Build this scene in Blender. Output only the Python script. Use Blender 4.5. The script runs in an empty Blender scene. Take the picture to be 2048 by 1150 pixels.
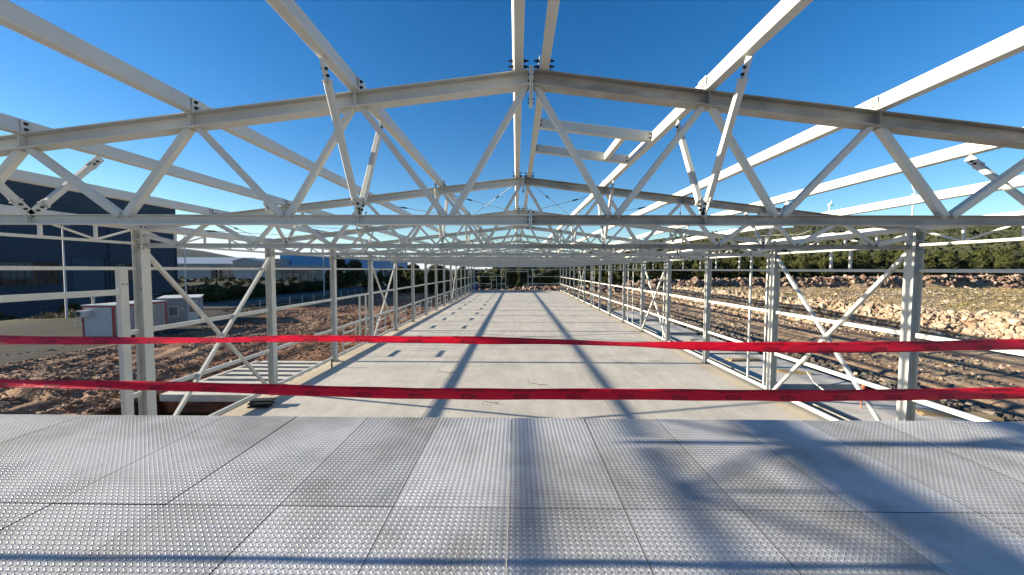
import bpy, math, random
import numpy as np
from mathutils import Vector, Matrix

random.seed(7)
RNG = np.random.default_rng(11)
S = bpy.context.scene
COL = S.collection
R = math.radians

# ------------------------------------------------------------------ camera
FPX = 760.0                      # focal length in pixels of a 2048 wide picture
CAMZ = 4.8
cam = bpy.data.cameras.new("camera")
cam.sensor_width = 36.0
cam.lens = FPX / 2048.0 * 36.0
cam.clip_start = 0.05
cam.clip_end = 9000.0
camo = bpy.data.objects.new("camera", cam)
COL.objects.link(camo)
S.camera = camo
VPX, VPY, ROLL = 1033.0, 539.0, R(0.2)
ey = Vector((VPX - 1024.0, 575.0 - VPY, -FPX)).normalized()
uz = Vector((math.sin(ROLL), math.cos(ROLL), 0.0))
uz = (uz - ey * uz.dot(ey)).normalized()
ex = ey.cross(uz)
RW = Matrix((ex, ey, uz))        # world <- camera rotation
camo.matrix_world = Matrix.Translation((0, 0, CAMZ)) @ RW.to_4x4()


def at(px, py, Y):
    d = RW @ Vector((px - 1024.0, 575.0 - py, -FPX))
    return Vector((0, 0, CAMZ)) + d * (Y / d.y)


# ------------------------------------------------------------------ light
SUN_EL = R(13.7)
w = bpy.data.worlds.new("World")
S.world = w
w.use_nodes = True
nt = w.node_tree
bg = nt.nodes["Background"]
sky = nt.nodes.new("ShaderNodeTexSky")
sky.sky_type = 'NISHITA'
sky.sun_disc = False
sky.sun_elevation = SUN_EL
sky.sun_rotation = R(-90)
sky.altitude = 100
sky.air_density = 1.0
sky.dust_density = 0.1
sky.ozone_density = 2.8
hs = nt.nodes.new("ShaderNodeHueSaturation")
hs.inputs["Hue"].default_value = 0.507
hs.inputs["Saturation"].default_value = 1.34
nt.links.new(sky.outputs[0], hs.inputs["Color"])
dk = nt.nodes.new("ShaderNodeMix"); dk.data_type = 'RGBA'; dk.blend_type = 'DARKEN'; dk.inputs[0].default_value = 1.0
dk.inputs[7].default_value = (4.6, 5.0, 5.4, 1)        # tames the glare around the sun
sp = nt.nodes.new("ShaderNodeSeparateColor"); cb = nt.nodes.new("ShaderNodeCombineColor")
nt.links.new(hs.outputs[0], sp.inputs[0]); nt.links.new(sp.outputs[0], cb.inputs[0])
g1 = nt.nodes.new("ShaderNodeMath"); g1.operation = 'MAXIMUM'; g1.inputs[1].default_value = 0
nt.links.new(sp.outputs[0], g1.inputs[1]); nt.links.new(sp.outputs[1], g1.inputs[0]); nt.links.new(g1.outputs[0], cb.inputs[1])
g2 = nt.nodes.new("ShaderNodeMath"); g2.operation = 'MAXIMUM'
nt.links.new(g1.outputs[0], g2.inputs[1]); nt.links.new(sp.outputs[2], g2.inputs[0]); nt.links.new(g2.outputs[0], cb.inputs[2])
nt.links.new(cb.outputs[0], dk.inputs[6])
nt.links.new(dk.outputs[2], bg.inputs[0])
bg.inputs[1].default_value = 0.056
sl = bpy.data.lights.new("sun", 'SUN')
sl.energy = 5.0
sl.angle = R(0.55)
sl.color = (1.0, 0.88, 0.70)
so = bpy.data.objects.new("sun", sl)
COL.objects.link(so)
so.rotation_euler = Vector((math.cos(SUN_EL), 0, -math.sin(SUN_EL))).to_track_quat('-Z', 'Y').to_euler()
S.view_settings.view_transform = 'Standard'
S.view_settings.look = 'None'
S.view_settings.gamma = 1
S.view_settings.exposure = 1.8


# ------------------------------------------------------------------ noise
def _h(i, j, s):
    v = (i.astype(np.int64) * 374761393 + j.astype(np.int64) * 668265263 + s * 1442695041) & 0xffffffff
    v = ((v ^ (v >> 13)) * 1274126177) & 0xffffffff
    v = v ^ (v >> 16)
    return (v & 0xffff) / 65535.0


def vn(x, y, s=0):
    x = np.asarray(x, float); y = np.asarray(y, float)
    i = np.floor(x); j = np.floor(y)
    u = x - i; v = y - j
    u = u * u * (3 - 2 * u); v = v * v * (3 - 2 * v)
    a = _h(i, j, s); b = _h(i + 1, j, s); c = _h(i, j + 1, s); d = _h(i + 1, j + 1, s)
    return (a * (1 - u) + b * u) * (1 - v) + (c * (1 - u) + d * u) * v - 0.5


def fbm(x, y, s=0, o=4):
    r = 0; a = 1.0
    for k in range(o):
        r = r + a * vn(x * 2 ** k, y * 2 ** k, s + k)
        a *= 0.5
    return r


def ss(a, b, x):
    t = np.clip((np.asarray(x, float) - a) / (b - a), 0, 1)
    return t * t * (3 - 2 * t)


# ------------------------------------------------------------------ materials
ALB = 0.64


def mat(name, color, rough=0.6, metal=0.0, var=0.0, vscale=3.0, col2=None, bump=0.0, bscale=40.0, spec=0.5, detail=5,
        attr=False, vec_scale=None):
    color = tuple(c * (1 if attr else ALB) for c in color)
    if col2: col2 = tuple(c * ALB for c in col2)
    m = bpy.data.materials.new(name)
    m.use_nodes = True
    n = m.node_tree.nodes; l = m.node_tree.links
    p = n["Principled BSDF"]
    p.inputs["Base Color"].default_value = (*color, 1)
    p.inputs["Roughness"].default_value = rough
    p.inputs["Metallic"].default_value = metal
    p.inputs["Specular IOR Level"].default_value = spec
    g = n.new("ShaderNodeNewGeometry")
    pos = g.outputs["Position"]
    if vec_scale:
        mp = n.new("ShaderNodeMapping"); mp.inputs["Scale"].default_value = vec_scale
        l.new(pos, mp.inputs[0]); pos = mp.outputs[0]
    base = None
    if attr:
        a = n.new("ShaderNodeAttribute"); a.attribute_name = "Col"
        base = a.outputs["Color"]
    if var or col2:
        t = n.new("ShaderNodeTexNoise")
        t.inputs["Scale"].default_value = vscale
        t.inputs["Detail"].default_value = detail
        t.inputs["Roughness"].default_value = 0.65
        l.new(pos, t.inputs["Vector"])
        r = n.new("ShaderNodeValToRGB")
        r.color_ramp.elements[0].position = 0.33
        r.color_ramp.elements[1].position = 0.68
        if attr:
            r.color_ramp.elements[0].color = (1 - var, 1 - var, 1 - var, 1)
            r.color_ramp.elements[1].color = (1 + var, 1 + var, 1 + var, 1)
        else:
            c2 = col2 or tuple(c * (1 - var) for c in color)
            c1 = color if col2 else tuple(min(1, c * (1 + var)) for c in color)
            r.color_ramp.elements[0].color = (*c2, 1)
            r.color_ramp.elements[1].color = (*c1, 1)
        l.new(t.outputs["Fac"], r.inputs[0])
        if attr:
            mx = n.new("ShaderNodeMix"); mx.data_type = 'RGBA'; mx.blend_type = 'MULTIPLY'
            mx.inputs[0].default_value = 1
            l.new(base, mx.inputs[6]); l.new(r.outputs[0], mx.inputs[7])
            l.new(mx.outputs[2], p.inputs["Base Color"])
        else:
            l.new(r.outputs[0], p.inputs["Base Color"])
    elif attr:
        l.new(base, p.inputs["Base Color"])
    if bump:
        t2 = n.new("ShaderNodeTexNoise")
        t2.inputs["Scale"].default_value = bscale
        t2.inputs["Detail"].default_value = 6
        l.new(pos, t2.inputs["Vector"])
        b = n.new("ShaderNodeBump")
        b.inputs["Strength"].default_value = bump
        b.inputs["Distance"].default_value = 0.05
        l.new(t2.outputs["Fac"], b.inputs["Height"])
        l.new(b.outputs[0], p.inputs["Normal"])
    return m


M = {}
M['steel'] = mat('painted_steel', (0.81, 0.805, 0.725), 0.42, var=0.07, vscale=1.7, spec=0.4)
M['steel_dusty'] = mat('dusty_painted_steel', (0.66, 0.64, 0.56), 0.6, col2=(0.36, 0.33, 0.28), vscale=2.3, vec_scale=(1, 1, 3))
M['bolt'] = mat('dark_bolt', (0.03, 0.033, 0.04), 0.45, 0.6)
M['rod'] = mat('rod_steel', (0.55, 0.55, 0.52), 0.35, 0.3)
M['galv'] = mat('galvanised_steel', (0.5, 0.51, 0.5), 0.4, 0.8)
M['dark'] = mat('dark_rubber', (0.02, 0.02, 0.022), 0.6)
M['concrete'] = mat('concrete', (0.78, 0.74, 0.66), 0.85, col2=(0.55, 0.52, 0.46), vscale=1.5, bump=0.2, bscale=30)
M['wood'] = mat('formwork_timber', (0.52, 0.38, 0.18), 0.7, col2=(0.36, 0.25, 0.12), vscale=6, vec_scale=(1, 6, 6))
M['white'] = mat('white_paint', (0.72, 0.72, 0.70), 0.5, var=0.06, vscale=1)
M['grey'] = mat('grey_cladding', (0.40, 0.41, 0.41), 0.55, var=0.06, vscale=0.7)
M['red'] = mat('red_trim', (0.42, 0.03, 0.03), 0.5)
M['navy'] = mat('navy_cladding', (0.012, 0.036, 0.088), 0.5, var=0.12, vscale=0.1)
M['navy_top'] = mat('grey_navy_cladding', (0.034, 0.046, 0.075), 0.5, var=0.1, vscale=0.1)
M['navy_door'] = mat('roller_door_paint', (0.045, 0.085, 0.13), 0.5)
M['glass'] = mat('dark_glass', (0.02, 0.025, 0.03), 0.08, 0.0, spec=0.8)
M['glass_reflection'] = mat('glass_reflection', (0.16, 0.19, 0.2), 0.15, 0.0, spec=0.8)
M['blue'] = mat('bright_blue_cladding', (0.004, 0.36, 0.74), 0.5)
M['yellow'] = mat('yellow_panel', (0.42, 0.27, 0.03), 0.6)
M['roof'] = mat('pale_sheet_roof', (0.42, 0.46, 0.5), 0.4, 0.2)
M['toilet'] = mat('blue_plastic', (0.02, 0.04, 0.30), 0.4)
M['orange'] = mat('orange_plastic', (0.75, 0.14, 0.04), 0.5)
M['black_ink'] = mat('black_ink', (0.015, 0.004, 0.006), 0.5)
M['bark'] = mat('bark', (0.12, 0.085, 0.06), 0.9)
M['asphalt'] = mat('asphalt', (0.12, 0.115, 0.105), 0.85, col2=(0.075, 0.072, 0.068), vscale=0.5, bump=0.15, spec=.08)
M['yard'] = mat('dusty_yard', (0.10, 0.094, 0.082), 0.9, col2=(0.06, 0.057, 0.052), vscale=0.35, vec_scale=(1, .4, 1), bump=0.2, spec=.05)
M['soil'] = mat('soil', (1, 1, 1), 0.95, var=0.38, vscale=2.2, bump=1.0, bscale=9, attr=True, detail=8, spec=0.1)
M['stone'] = mat('limestone', (1, 1, 1), 0.9, var=0.2, vscale=6, bump=0.4, bscale=14, attr=True, spec=0.15)
M['leaf'] = mat('pine_foliage', (0.085, 0.09, 0.022), 0.75, col2=(0.035, 0.045, 0.014), vscale=0.35, spec=0.15)
M['leaf_far'] = mat('hill_scrub', (0.07, 0.074, 0.035), 0.85, col2=(0.035, 0.045, 0.022), vscale=0.03, spec=0.1)
M['grass'] = mat('dry_grass', (0.36, 0.27, 0.135), 0.9, col2=(0.20, 0.17, 0.08), vscale=0.4, spec=0.1)


def slab_material():
    m = mat('slab_concrete', (0.82, 0.765, 0.66), 0.7, col2=(0.62, 0.585, 0.51), vscale=0.45, bump=0.08, bscale=20, detail=9)
    n = m.node_tree.nodes; l = m.node_tree.links
    p = n["Principled BSDF"]
    src = p.inputs["Base Color"].links[0].from_socket
    g = n.new("ShaderNodeNewGeometry")
    sx = n.new("ShaderNodeSeparateXYZ"); l.new(g.outputs["Position"], sx.inputs[0])

    def line(sock, c, hw):
        a = n.new("ShaderNodeMath"); a.operation = 'SUBTRACT'; l.new(sock, a.inputs[0]); a.inputs[1].default_value = c
        b = n.new("ShaderNodeMath"); b.operation = 'ABSOLUTE'; l.new(a.outputs[0], b.inputs[0])
        c_ = n.new("ShaderNodeMath"); c_.operation = 'LESS_THAN'; l.new(b.outputs[0], c_.inputs[0]); c_.inputs[1].default_value = hw
        return c_.outputs[0]
    md = n.new("ShaderNodeMath"); md.operation = 'MODULO'; l.new(sx.outputs[1], md.inputs[0]); md.inputs[1].default_value = 6.0
    socks = [line(sx.outputs[0], -3.05, .016), line(sx.outputs[0], 3.28, .016), line(md.outputs[0], 3.1, .02)]
    cur = socks[0]
    for k in socks[1:]:
        q = n.new("ShaderNodeMath"); q.operation = 'MAXIMUM'; l.new(cur, q.inputs[0]); l.new(k, q.inputs[1]); cur = q.outputs[0]
    mx = n.new("ShaderNodeMix"); mx.data_type = 'RGBA'
    # trowel and tyre smears running along the hall, plus fine blotches
    mpp = n.new("ShaderNodeMapping"); mpp.inputs["Scale"].default_value = (1.6, .22, 1); l.new(g.outputs["Position"], mpp.inputs[0])
    tn = n.new("ShaderNodeTexNoise"); tn.inputs["Scale"].default_value = 1.3; tn.inputs["Detail"].default_value = 8; tn.inputs["Roughness"].default_value = .7
    l.new(mpp.outputs[0], tn.inputs["Vector"])
    tm = n.new("ShaderNodeMapRange"); l.new(tn.outputs["Fac"], tm.inputs[0])
    tm.inputs[1].default_value = .3; tm.inputs[2].default_value = .7; tm.inputs[3].default_value = .84; tm.inputs[4].default_value = 1.08
    tv = n.new("ShaderNodeTexNoise"); tv.inputs["Scale"].default_value = 5.5; tv.inputs["Detail"].default_value = 6
    l.new(g.outputs["Position"], tv.inputs["Vector"])
    tw_ = n.new("ShaderNodeMapRange"); l.new(tv.outputs["Fac"], tw_.inputs[0])
    tw_.inputs[1].default_value = .3; tw_.inputs[2].default_value = .62; tw_.inputs[3].default_value = .9; tw_.inputs[4].default_value = 1.03
    pm_ = n.new("ShaderNodeMath"); pm_.operation = 'MULTIPLY'; l.new(tm.outputs[0], pm_.inputs[0]); l.new(tw_.outputs[0], pm_.inputs[1])
    mm_ = n.new("ShaderNodeMix"); mm_.data_type = 'RGBA'; mm_.blend_type = 'MULTIPLY'; mm_.inputs[0].default_value = 1
    l.new(src, mm_.inputs[6]); l.new(pm_.outputs[0], mm_.inputs[7]); src = mm_.outputs[2]
    l.new(cur, mx.inputs[0]); l.new(src, mx.inputs[6]); mx.inputs[7].default_value = (0.25, 0.23, 0.2, 1)
    # yellower dusty strips along both long edges
    ab = n.new("ShaderNodeMath"); ab.operation = 'ABSOLUTE'
    sb = n.new("ShaderNodeMath"); sb.operation = 'SUBTRACT'; l.new(sx.outputs[0], sb.inputs[0]); sb.inputs[1].default_value = 0.22
    l.new(sb.outputs[0], ab.inputs[0])
    gt = n.new("ShaderNodeMapRange"); l.new(ab.outputs[0], gt.inputs[0])
    gt.inputs[1].default_value = 8.6; gt.inputs[2].default_value = 9.2
    m2 = n.new("ShaderNodeMix"); m2.data_type = 'RGBA'; m2.blend_type = 'MULTIPLY'
    l.new(gt.outputs[0], m2.inputs[0]); l.new(mx.outputs[2], m2.inputs[6]); m2.inputs[7].default_value = (1.0, 0.92, 0.78, 1)
    l.new(m2.outputs[2], p.inputs["Base Color"])
    return m


M['slab'] = slab_material()


def plate_material():
    m = bpy.data.materials.new('chequered_plate_steel'); m.use_nodes = True
    n = m.node_tree.nodes; l = m.node_tree.links; p = n["Principled BSDF"]
    g = n.new("ShaderNodeNewGeometry")
    t = n.new("ShaderNodeTexNoise"); t.inputs["Scale"].default_value = 0.9; t.inputs["Detail"].default_value = 7
    t.inputs["Roughness"].default_value = 0.62
    l.new(g.outputs["Position"], t.inputs["Vector"])
    r = n.new("ShaderNodeValToRGB")
    r.color_ramp.elements[0].position = 0.34; r.color_ramp.elements[0].color = (0.27, 0.27, 0.26, 1)
    r.color_ramp.elements[1].position = 0.6; r.color_ramp.elements[1].color = (0.46, 0.468, 0.48, 1)
    l.new(t.outputs["Fac"], r.inputs[0])
    oi = n.new("ShaderNodeObjectInfo")
    mr = n.new("ShaderNodeMapRange"); l.new(oi.outputs["Random"], mr.inputs[0])
    mr.inputs[3].default_value = 0.78; mr.inputs[4].default_value = 1.08
    mx = n.new("ShaderNodeMix"); mx.data_type = 'RGBA'; mx.blend_type = 'MULTIPLY'; mx.inputs[0].default_value = 1
    l.new(r.outputs[0], mx.inputs[6]); l.new(mr.outputs[0], mx.inputs[7])
    l.new(mx.outputs[2], p.inputs["Base Color"])
    p.inputs["Metallic"].default_value = 0.3
    t3 = n.new("ShaderNodeTexNoise"); t3.inputs["Scale"].default_value = 2.4; t3.inputs["Detail"].default_value = 5
    l.new(g.outputs["Position"], t3.inputs["Vector"])
    mr2 = n.new("ShaderNodeMapRange"); l.new(t3.outputs["Fac"], mr2.inputs[0])
    mr2.inputs[1].default_value = 0.3; mr2.inputs[2].default_value = 0.7
    mr2.inputs[3].default_value = 0.5; mr2.inputs[4].default_value = 0.7
    l.new(mr2.outputs[0], p.inputs["Roughness"])
    t2 = n.new("ShaderNodeTexNoise"); t2.inputs["Scale"].default_value = 1.6; t2.inputs["Detail"].default_value = 2
    l.new(g.outputs["Position"], t2.inputs["Vector"])
    b = n.new("ShaderNodeBump"); b.inputs["Strength"].default_value = 0.12; b.inputs["Distance"].default_value = 0.05
    l.new(t2.outputs["Fac"], b.inputs["Height"]); l.new(b.outputs[0], p.inputs["Normal"])
    return m


M['plate'] = plate_material()


def tape_material():
    m = bpy.data.materials.new('red_barrier_tape'); m.use_nodes = True
    n = m.node_tree.nodes; l = m.node_tree.links; p = n["Principled BSDF"]
    p.inputs["Base Color"].default_value = (0.8, 0.008, 0.035, 1)
    p.inputs["Roughness"].default_value = 0.36
    g = n.new("ShaderNodeNewGeometry"); mp = n.new("ShaderNodeMapping"); mp.inputs["Scale"].default_value = (3.5, 1, 26)
    l.new(g.outputs["Position"], mp.inputs[0])
    t = n.new("ShaderNodeTexNoise"); t.inputs["Scale"].default_value = 1.5; t.inputs["Detail"].default_value = 4; t.inputs["Distortion"].default_value = 1.2
    l.new(mp.outputs[0], t.inputs["Vector"])
    b = n.new("ShaderNodeBump"); b.inputs["Strength"].default_value = 0.55; b.inputs["Distance"].default_value = 0.02
    l.new(t.outputs["Fac"], b.inputs["Height"]); l.new(b.outputs[0], p.inputs["Normal"])
    tr = n.new("ShaderNodeBsdfTranslucent"); tr.inputs["Color"].default_value = (0.78, 0.008, 0.03, 1)
    mx = n.new("ShaderNodeMixShader"); mx.inputs[0].default_value = 0.45
    out = n["Material Output"]
    l.new(p.outputs[0], mx.inputs[1]); l.new(tr.outputs[0], mx.inputs[2]); l.new(mx.outputs[0], out.inputs[0])
    return m


M['tape'] = tape_material()


# ------------------------------------------------------------------ mesh builder
class MB:
    def __init__(s):
        s.v = []; s.f = []; s.mi = []

    def add(s, vs, fs, mi=0):
        o = len(s.v)
        s.v += [tuple(q) for q in vs]
        s.f += [tuple(o + k for k in f) for f in fs]
        s.mi += [mi] * len(fs)
        return s

    def box(s, x0, x1, y0, y1, z0, z1, mi=0):
        vs = [(x, y, z) for z in (z0, z1) for y in (y0, y1) for x in (x0, x1)]
        fs = [(0, 2, 3, 1), (4, 5, 7, 6), (0, 1, 5, 4), (2, 6, 7, 3), (0, 4, 6, 2), (1, 3, 7, 5)]
        return s.add(vs, fs, mi)

    def frame(s, p0, p1, up):
        p0 = Vector(p0); p1 = Vector(p1)
        a = (p1 - p0).normalized(); up = Vector(up)
        sd = a.cross(up)
        if sd.length < 1e-5:
            sd = a.cross(Vector((1, 0, 0)))
        sd.normalize(); u = sd.cross(a).normalized()
        return p0, p1, a, sd, u

    def beam(s, p0, p1, wd, ht, up=(0, 0, 1), mi=0, ch=0.0, du=0.0, ds=0.0):
        """rectangular bar; wd across, ht along up; ch = chamfer; du/ds = offset along up/side"""
        p0, p1, a, sd, u = s.frame(p0, p1, up)
        o = u * du + sd * ds
        hw, hh = wd / 2, ht / 2
        if ch:
            c = min(ch, hw * .9, hh * .9)
            pr = [(-hw + c, -hh), (hw - c, -hh), (hw, -hh + c), (hw, hh - c), (hw - c, hh), (-hw + c, hh), (-hw, hh - c), (-hw, -hh + c)]
        else:
            pr = [(-hw, -hh), (hw, -hh), (hw, hh), (-hw, hh)]
        n = len(pr)
        vs = [p + o + sd * x + u * y for p in (p0, p1) for x, y in pr]
        fs = [(k, (k + 1) % n, n + (k + 1) % n, n + k) for k in range(n)]
        fs += [tuple(range(n - 1, -1, -1)), tuple(range(n, 2 * n))]
        return s.add(vs, fs, mi)

    def ibeam(s, p0, p1, b, h, tf, tw, up=(0, 0, 1), mi=0):
        s.beam(p0, p1, b, tf, up, mi, du=h / 2 - tf / 2)
        s.beam(p0, p1, b, tf, up, mi, du=-h / 2 + tf / 2)
        s.beam(p0, p1, tw, h - 2 * tf, up, mi)
        return s

    def tube(s, pts, r, n=8, mi=0, caps=True):
        pts = [Vector(p) for p in pts]
        rr = r if hasattr(r, '__len__') else [r] * len(pts)
        vs = []; fs = []
        for k, p in enumerate(pts):
            a = (pts[min(k + 1, len(pts) - 1)] - pts[max(k - 1, 0)]).normalized()
            ref = Vector((0, 0, 1)) if abs(a.z) < .95 else Vector((1, 0, 0))
            sd = a.cross(ref).normalized(); u = sd.cross(a)
            for q in range(n):
                t = 2 * math.pi * q / n
                vs.append(p + (sd * math.cos(t) + u * math.sin(t)) * rr[k])
        for k in range(len(pts) - 1):
            for q in range(n):
                fs.append((k * n + q, k * n + (q + 1) % n, (k + 1) * n + (q + 1) % n, (k + 1) * n + q))
        if caps:
            fs.append(tuple(range(n - 1, -1, -1))); e = (len(pts) - 1) * n
            fs.append(tuple(range(e, e + n)))
        return s.add(vs, fs, mi)

    def prism(s, pts2, y0, y1, mi=0):
        """polygon in xz extruded along y"""
        n = len(pts2)
        vs = [(x, y, z) for y in (y0, y1) for x, z in pts2]
        fs = [(k, (k + 1) % n, n + (k + 1) % n, n + k) for k in range(n)]
        fs += [tuple(range(n - 1, -1, -1)), tuple(range(n, 2 * n))]
        return s.add(vs, fs, mi)

    def mesh(s, name, mats):
        me = bpy.data.meshes.new(name)
        me.from_pydata(s.v, [], s.f)
        for m in (mats if isinstance(mats, (list, tuple)) else [mats]):
            me.materials.append(m)
        if any(s.mi):
            me.polygons.foreach_set("material_index", s.mi)
        me.update()
        import bmesh
        bm = bmesh.new(); bm.from_mesh(me)
        bmesh.ops.recalc_face_normals(bm, faces=bm.faces)
        bm.to_mesh(me); bm.free()
        return me

    def build(s, name, mats, parent=None, loc=None):
        return link(name, s.mesh(name, mats), parent, loc)


def link(name, me, parent=None, loc=None):
    o = bpy.data.objects.new(name, me)
    COL.objects.link(o)
    if parent: o.parent = parent
    if loc is not None: o.location = loc
    return o


def npmesh(name, V, F, mats, col=None, smooth=False):
    """V (n,3), F (m,k) arrays; col (n,3) per vertex colours"""
    me = bpy.data.meshes.new(name)
    V = np.asarray(V, np.float32); F = np.asarray(F, np.int32)
    k = F.shape[1]
    me.vertices.add(len(V)); me.vertices.foreach_set("co", V.ravel())
    me.loops.add(F.size); me.loops.foreach_set("vertex_index", F.ravel())
    me.polygons.add(len(F))
    me.polygons.foreach_set("loop_start", np.arange(0, F.size, k, dtype=np.int32))
    me.polygons.foreach_set("loop_total", np.full(len(F), k, np.int32))
    me.polygons.foreach_set("use_smooth", np.full(len(F), smooth, bool))
    me.update(calc_edges=True)
    for m in (mats if isinstance(mats, (list, tuple)) else [mats]):
        me.materials.append(m)
    if col is not None:
        a = me.color_attributes.new("Col", 'FLOAT_COLOR', 'POINT')
        c = np.ones((len(V), 4), np.float32); c[:, :3] = col
        a.data.foreach_set("color", c.ravel())
    me.validate()
    return me


def empty(name, loc=(0, 0, 0), rz=0.0, parent=None):
    o = bpy.data.objects.new(name, None)
    o.empty_display_size = .3
    COL.objects.link(o); o.location = loc; o.rotation_euler = (0, 0, rz)
    if parent: o.parent = parent
    return o


def tag(o, label=None, cat=None, group=None, kind=None):
    if label: o['label'] = label
    if cat: o['category'] = cat
    if group: o['group'] = group
    if kind: o['kind'] = kind
    return o


def copy_tree(o, parent=None):
    c = o.copy(); COL.objects.link(c)
    if parent: c.parent = parent
    for ch in [q for q in bpy.data.objects if q.parent == o]:
        copy_tree(ch, c)
    return c


# ------------------------------------------------------------------ terrain
XC = 0.16                                    # hall centre line
HALF = 9.6                                    # half span between column centres
XL, XR = XC - HALF, XC + HALF
Y0, BAY, NB = 4.475, 5.0, 16
YT = [Y0 + BAY * i for i in range(NB + 1)]
YEND = YT[-1]


def bank_x(y):
    y = np.asarray(y, float)
    return np.where(y < 38.8, 27 + (38.8 - y) * 0.65, 27 - (y - 38.8) * 0.02) + 1.1 * vn(y * .35, y * 0, 31) + .5 * vn(y * 1.3, y * 0, 32)


def gz(x, y, detail=True):
    x = np.asarray(x, float); y = np.asarray(y, float)
    z = np.full(np.broadcast(x, y).shape, -0.5)
    # far left falls away, right rises
    z = z - 6.0 * ss(-46, -105, x) * (1 - .6 * ss(110, 210, y))
    rough = ss(-31, -26, x) * 1.0
    rough = np.where(y > 95, 1.0, rough) * (x < 60)
    hall = (np.abs(x - XC) < 9.75) & (y < YEND + .3)
    # right bank 1
    bx = bank_x(y)
    t1 = ss(0, 2.4, x - bx) * ss(110, 60, y)
    terr = 2.0 + 0.35 * fbm(x * .15, y * .15, 5, 3)
    z = np.where(x > 14, z + t1 * terr, z)
    # bank 2 across the back
    by = 88.5 + 1.6 * vn(x * .12, x * 0, 41) + .8 * vn(x * .6, x * 0, 42) + ss(10, -10, x) * 3
    t2 = ss(0, 2.2, y - by)
    h2 = .85 + 1.3 * ss(12, 45, x) + 0.9 * ss(45, 110, x)
    z = z + t2 * np.where(x > -30, h2, 0) * ss(-16, -8, x)
    # hillside beyond
    hill = (10 + 78 * (1 - np.exp(-np.maximum(x, 0) / 300.0))) * np.clip((y - 92) / 510.0, 0, 1.0) * ss(-60, 40, x)
    z = z + hill
    # hill ridge far left
    z = z + (84 * np.exp(-((x + 1500) / 330.0) ** 2) * ss(900, 1500, y) + 16 * ss(-200, -900, x) * ss(700, 1500, y)) * ss(2100, 1600, y)
    # right continuing terrain to side
    z = z + 16 * ss(120, 400, x) * ss(600, 60, y)
    if detail:
        # lumpy dug ground
        lump = 0.16 * fbm(x * .55, y * .16, 3, 4) + 0.10 * fbm(x * 1.7, y * 1.1, 9, 3)
        z = z + lump * rough * np.where(hall, 0, 1)
        rut = x * 1.9 + 2.2 * fbm(x * 0 + 3, y * .05, 55, 2) + y * .12
        z = z + rough * np.where(hall, 0, 1) * .07 * np.sin(rut * 2) * (vn(x * .2, y * .08, 57) > -.1)
        mound = 0.35 * ss(-13, -17, x) * ss(-27, -22, x) * (0.6 + fbm(x * .3, y * .2, 13, 3))
        z = z + mound * (y > 15)
        # jagged rock on the cut faces
        face = (t1 * (1 - t1) * 4) * (x > 14) + t2 * (1 - t2) * 4 * (x > -9)
        z = z + face * (0.9 * fbm(x * .9, y * .9, 17, 4))
        z = z + ss(14, 30, x) * (y < 90) * t1 * .12 * fbm(x * 2, y * 2, 19, 3)
        tr = ss(15, 17, x) * ss(26, 22, x) * (y < 85)
        z = z - tr * 0.12 * np.sin((x + .6 * vn(y * .1, y * 0, 50)) * 3.2) * .5
    # pit and trench beside the slab
    pit = ss(-15.0, -14.4, x) * (x < XL - .25) * ss(12.6, 13.8, y) * ss(15.05, 14.95, y)
    z = z - 3.2 * pit
    bed = ss(-14.8, -14.3, x) * (x < XL - .25) * ss(14.8, 15.1, y) * ss(21.0, 20.8, y)
    z = np.where(bed > .5, -1.15, z)
    trench = (x > XR + .3) * ss(11.9, 11.3, x) * (y < YEND)
    z = z - 0.9 * trench
    apron = ss(11.1, 11.6, x) * ss(15.8, 14.9, x) * (y < 60)
    z = np.where(apron > .6, -0.62 + .03 * vn(x, y, 4), z)
    z = np.where(hall, -0.55, z)
    return z


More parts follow.
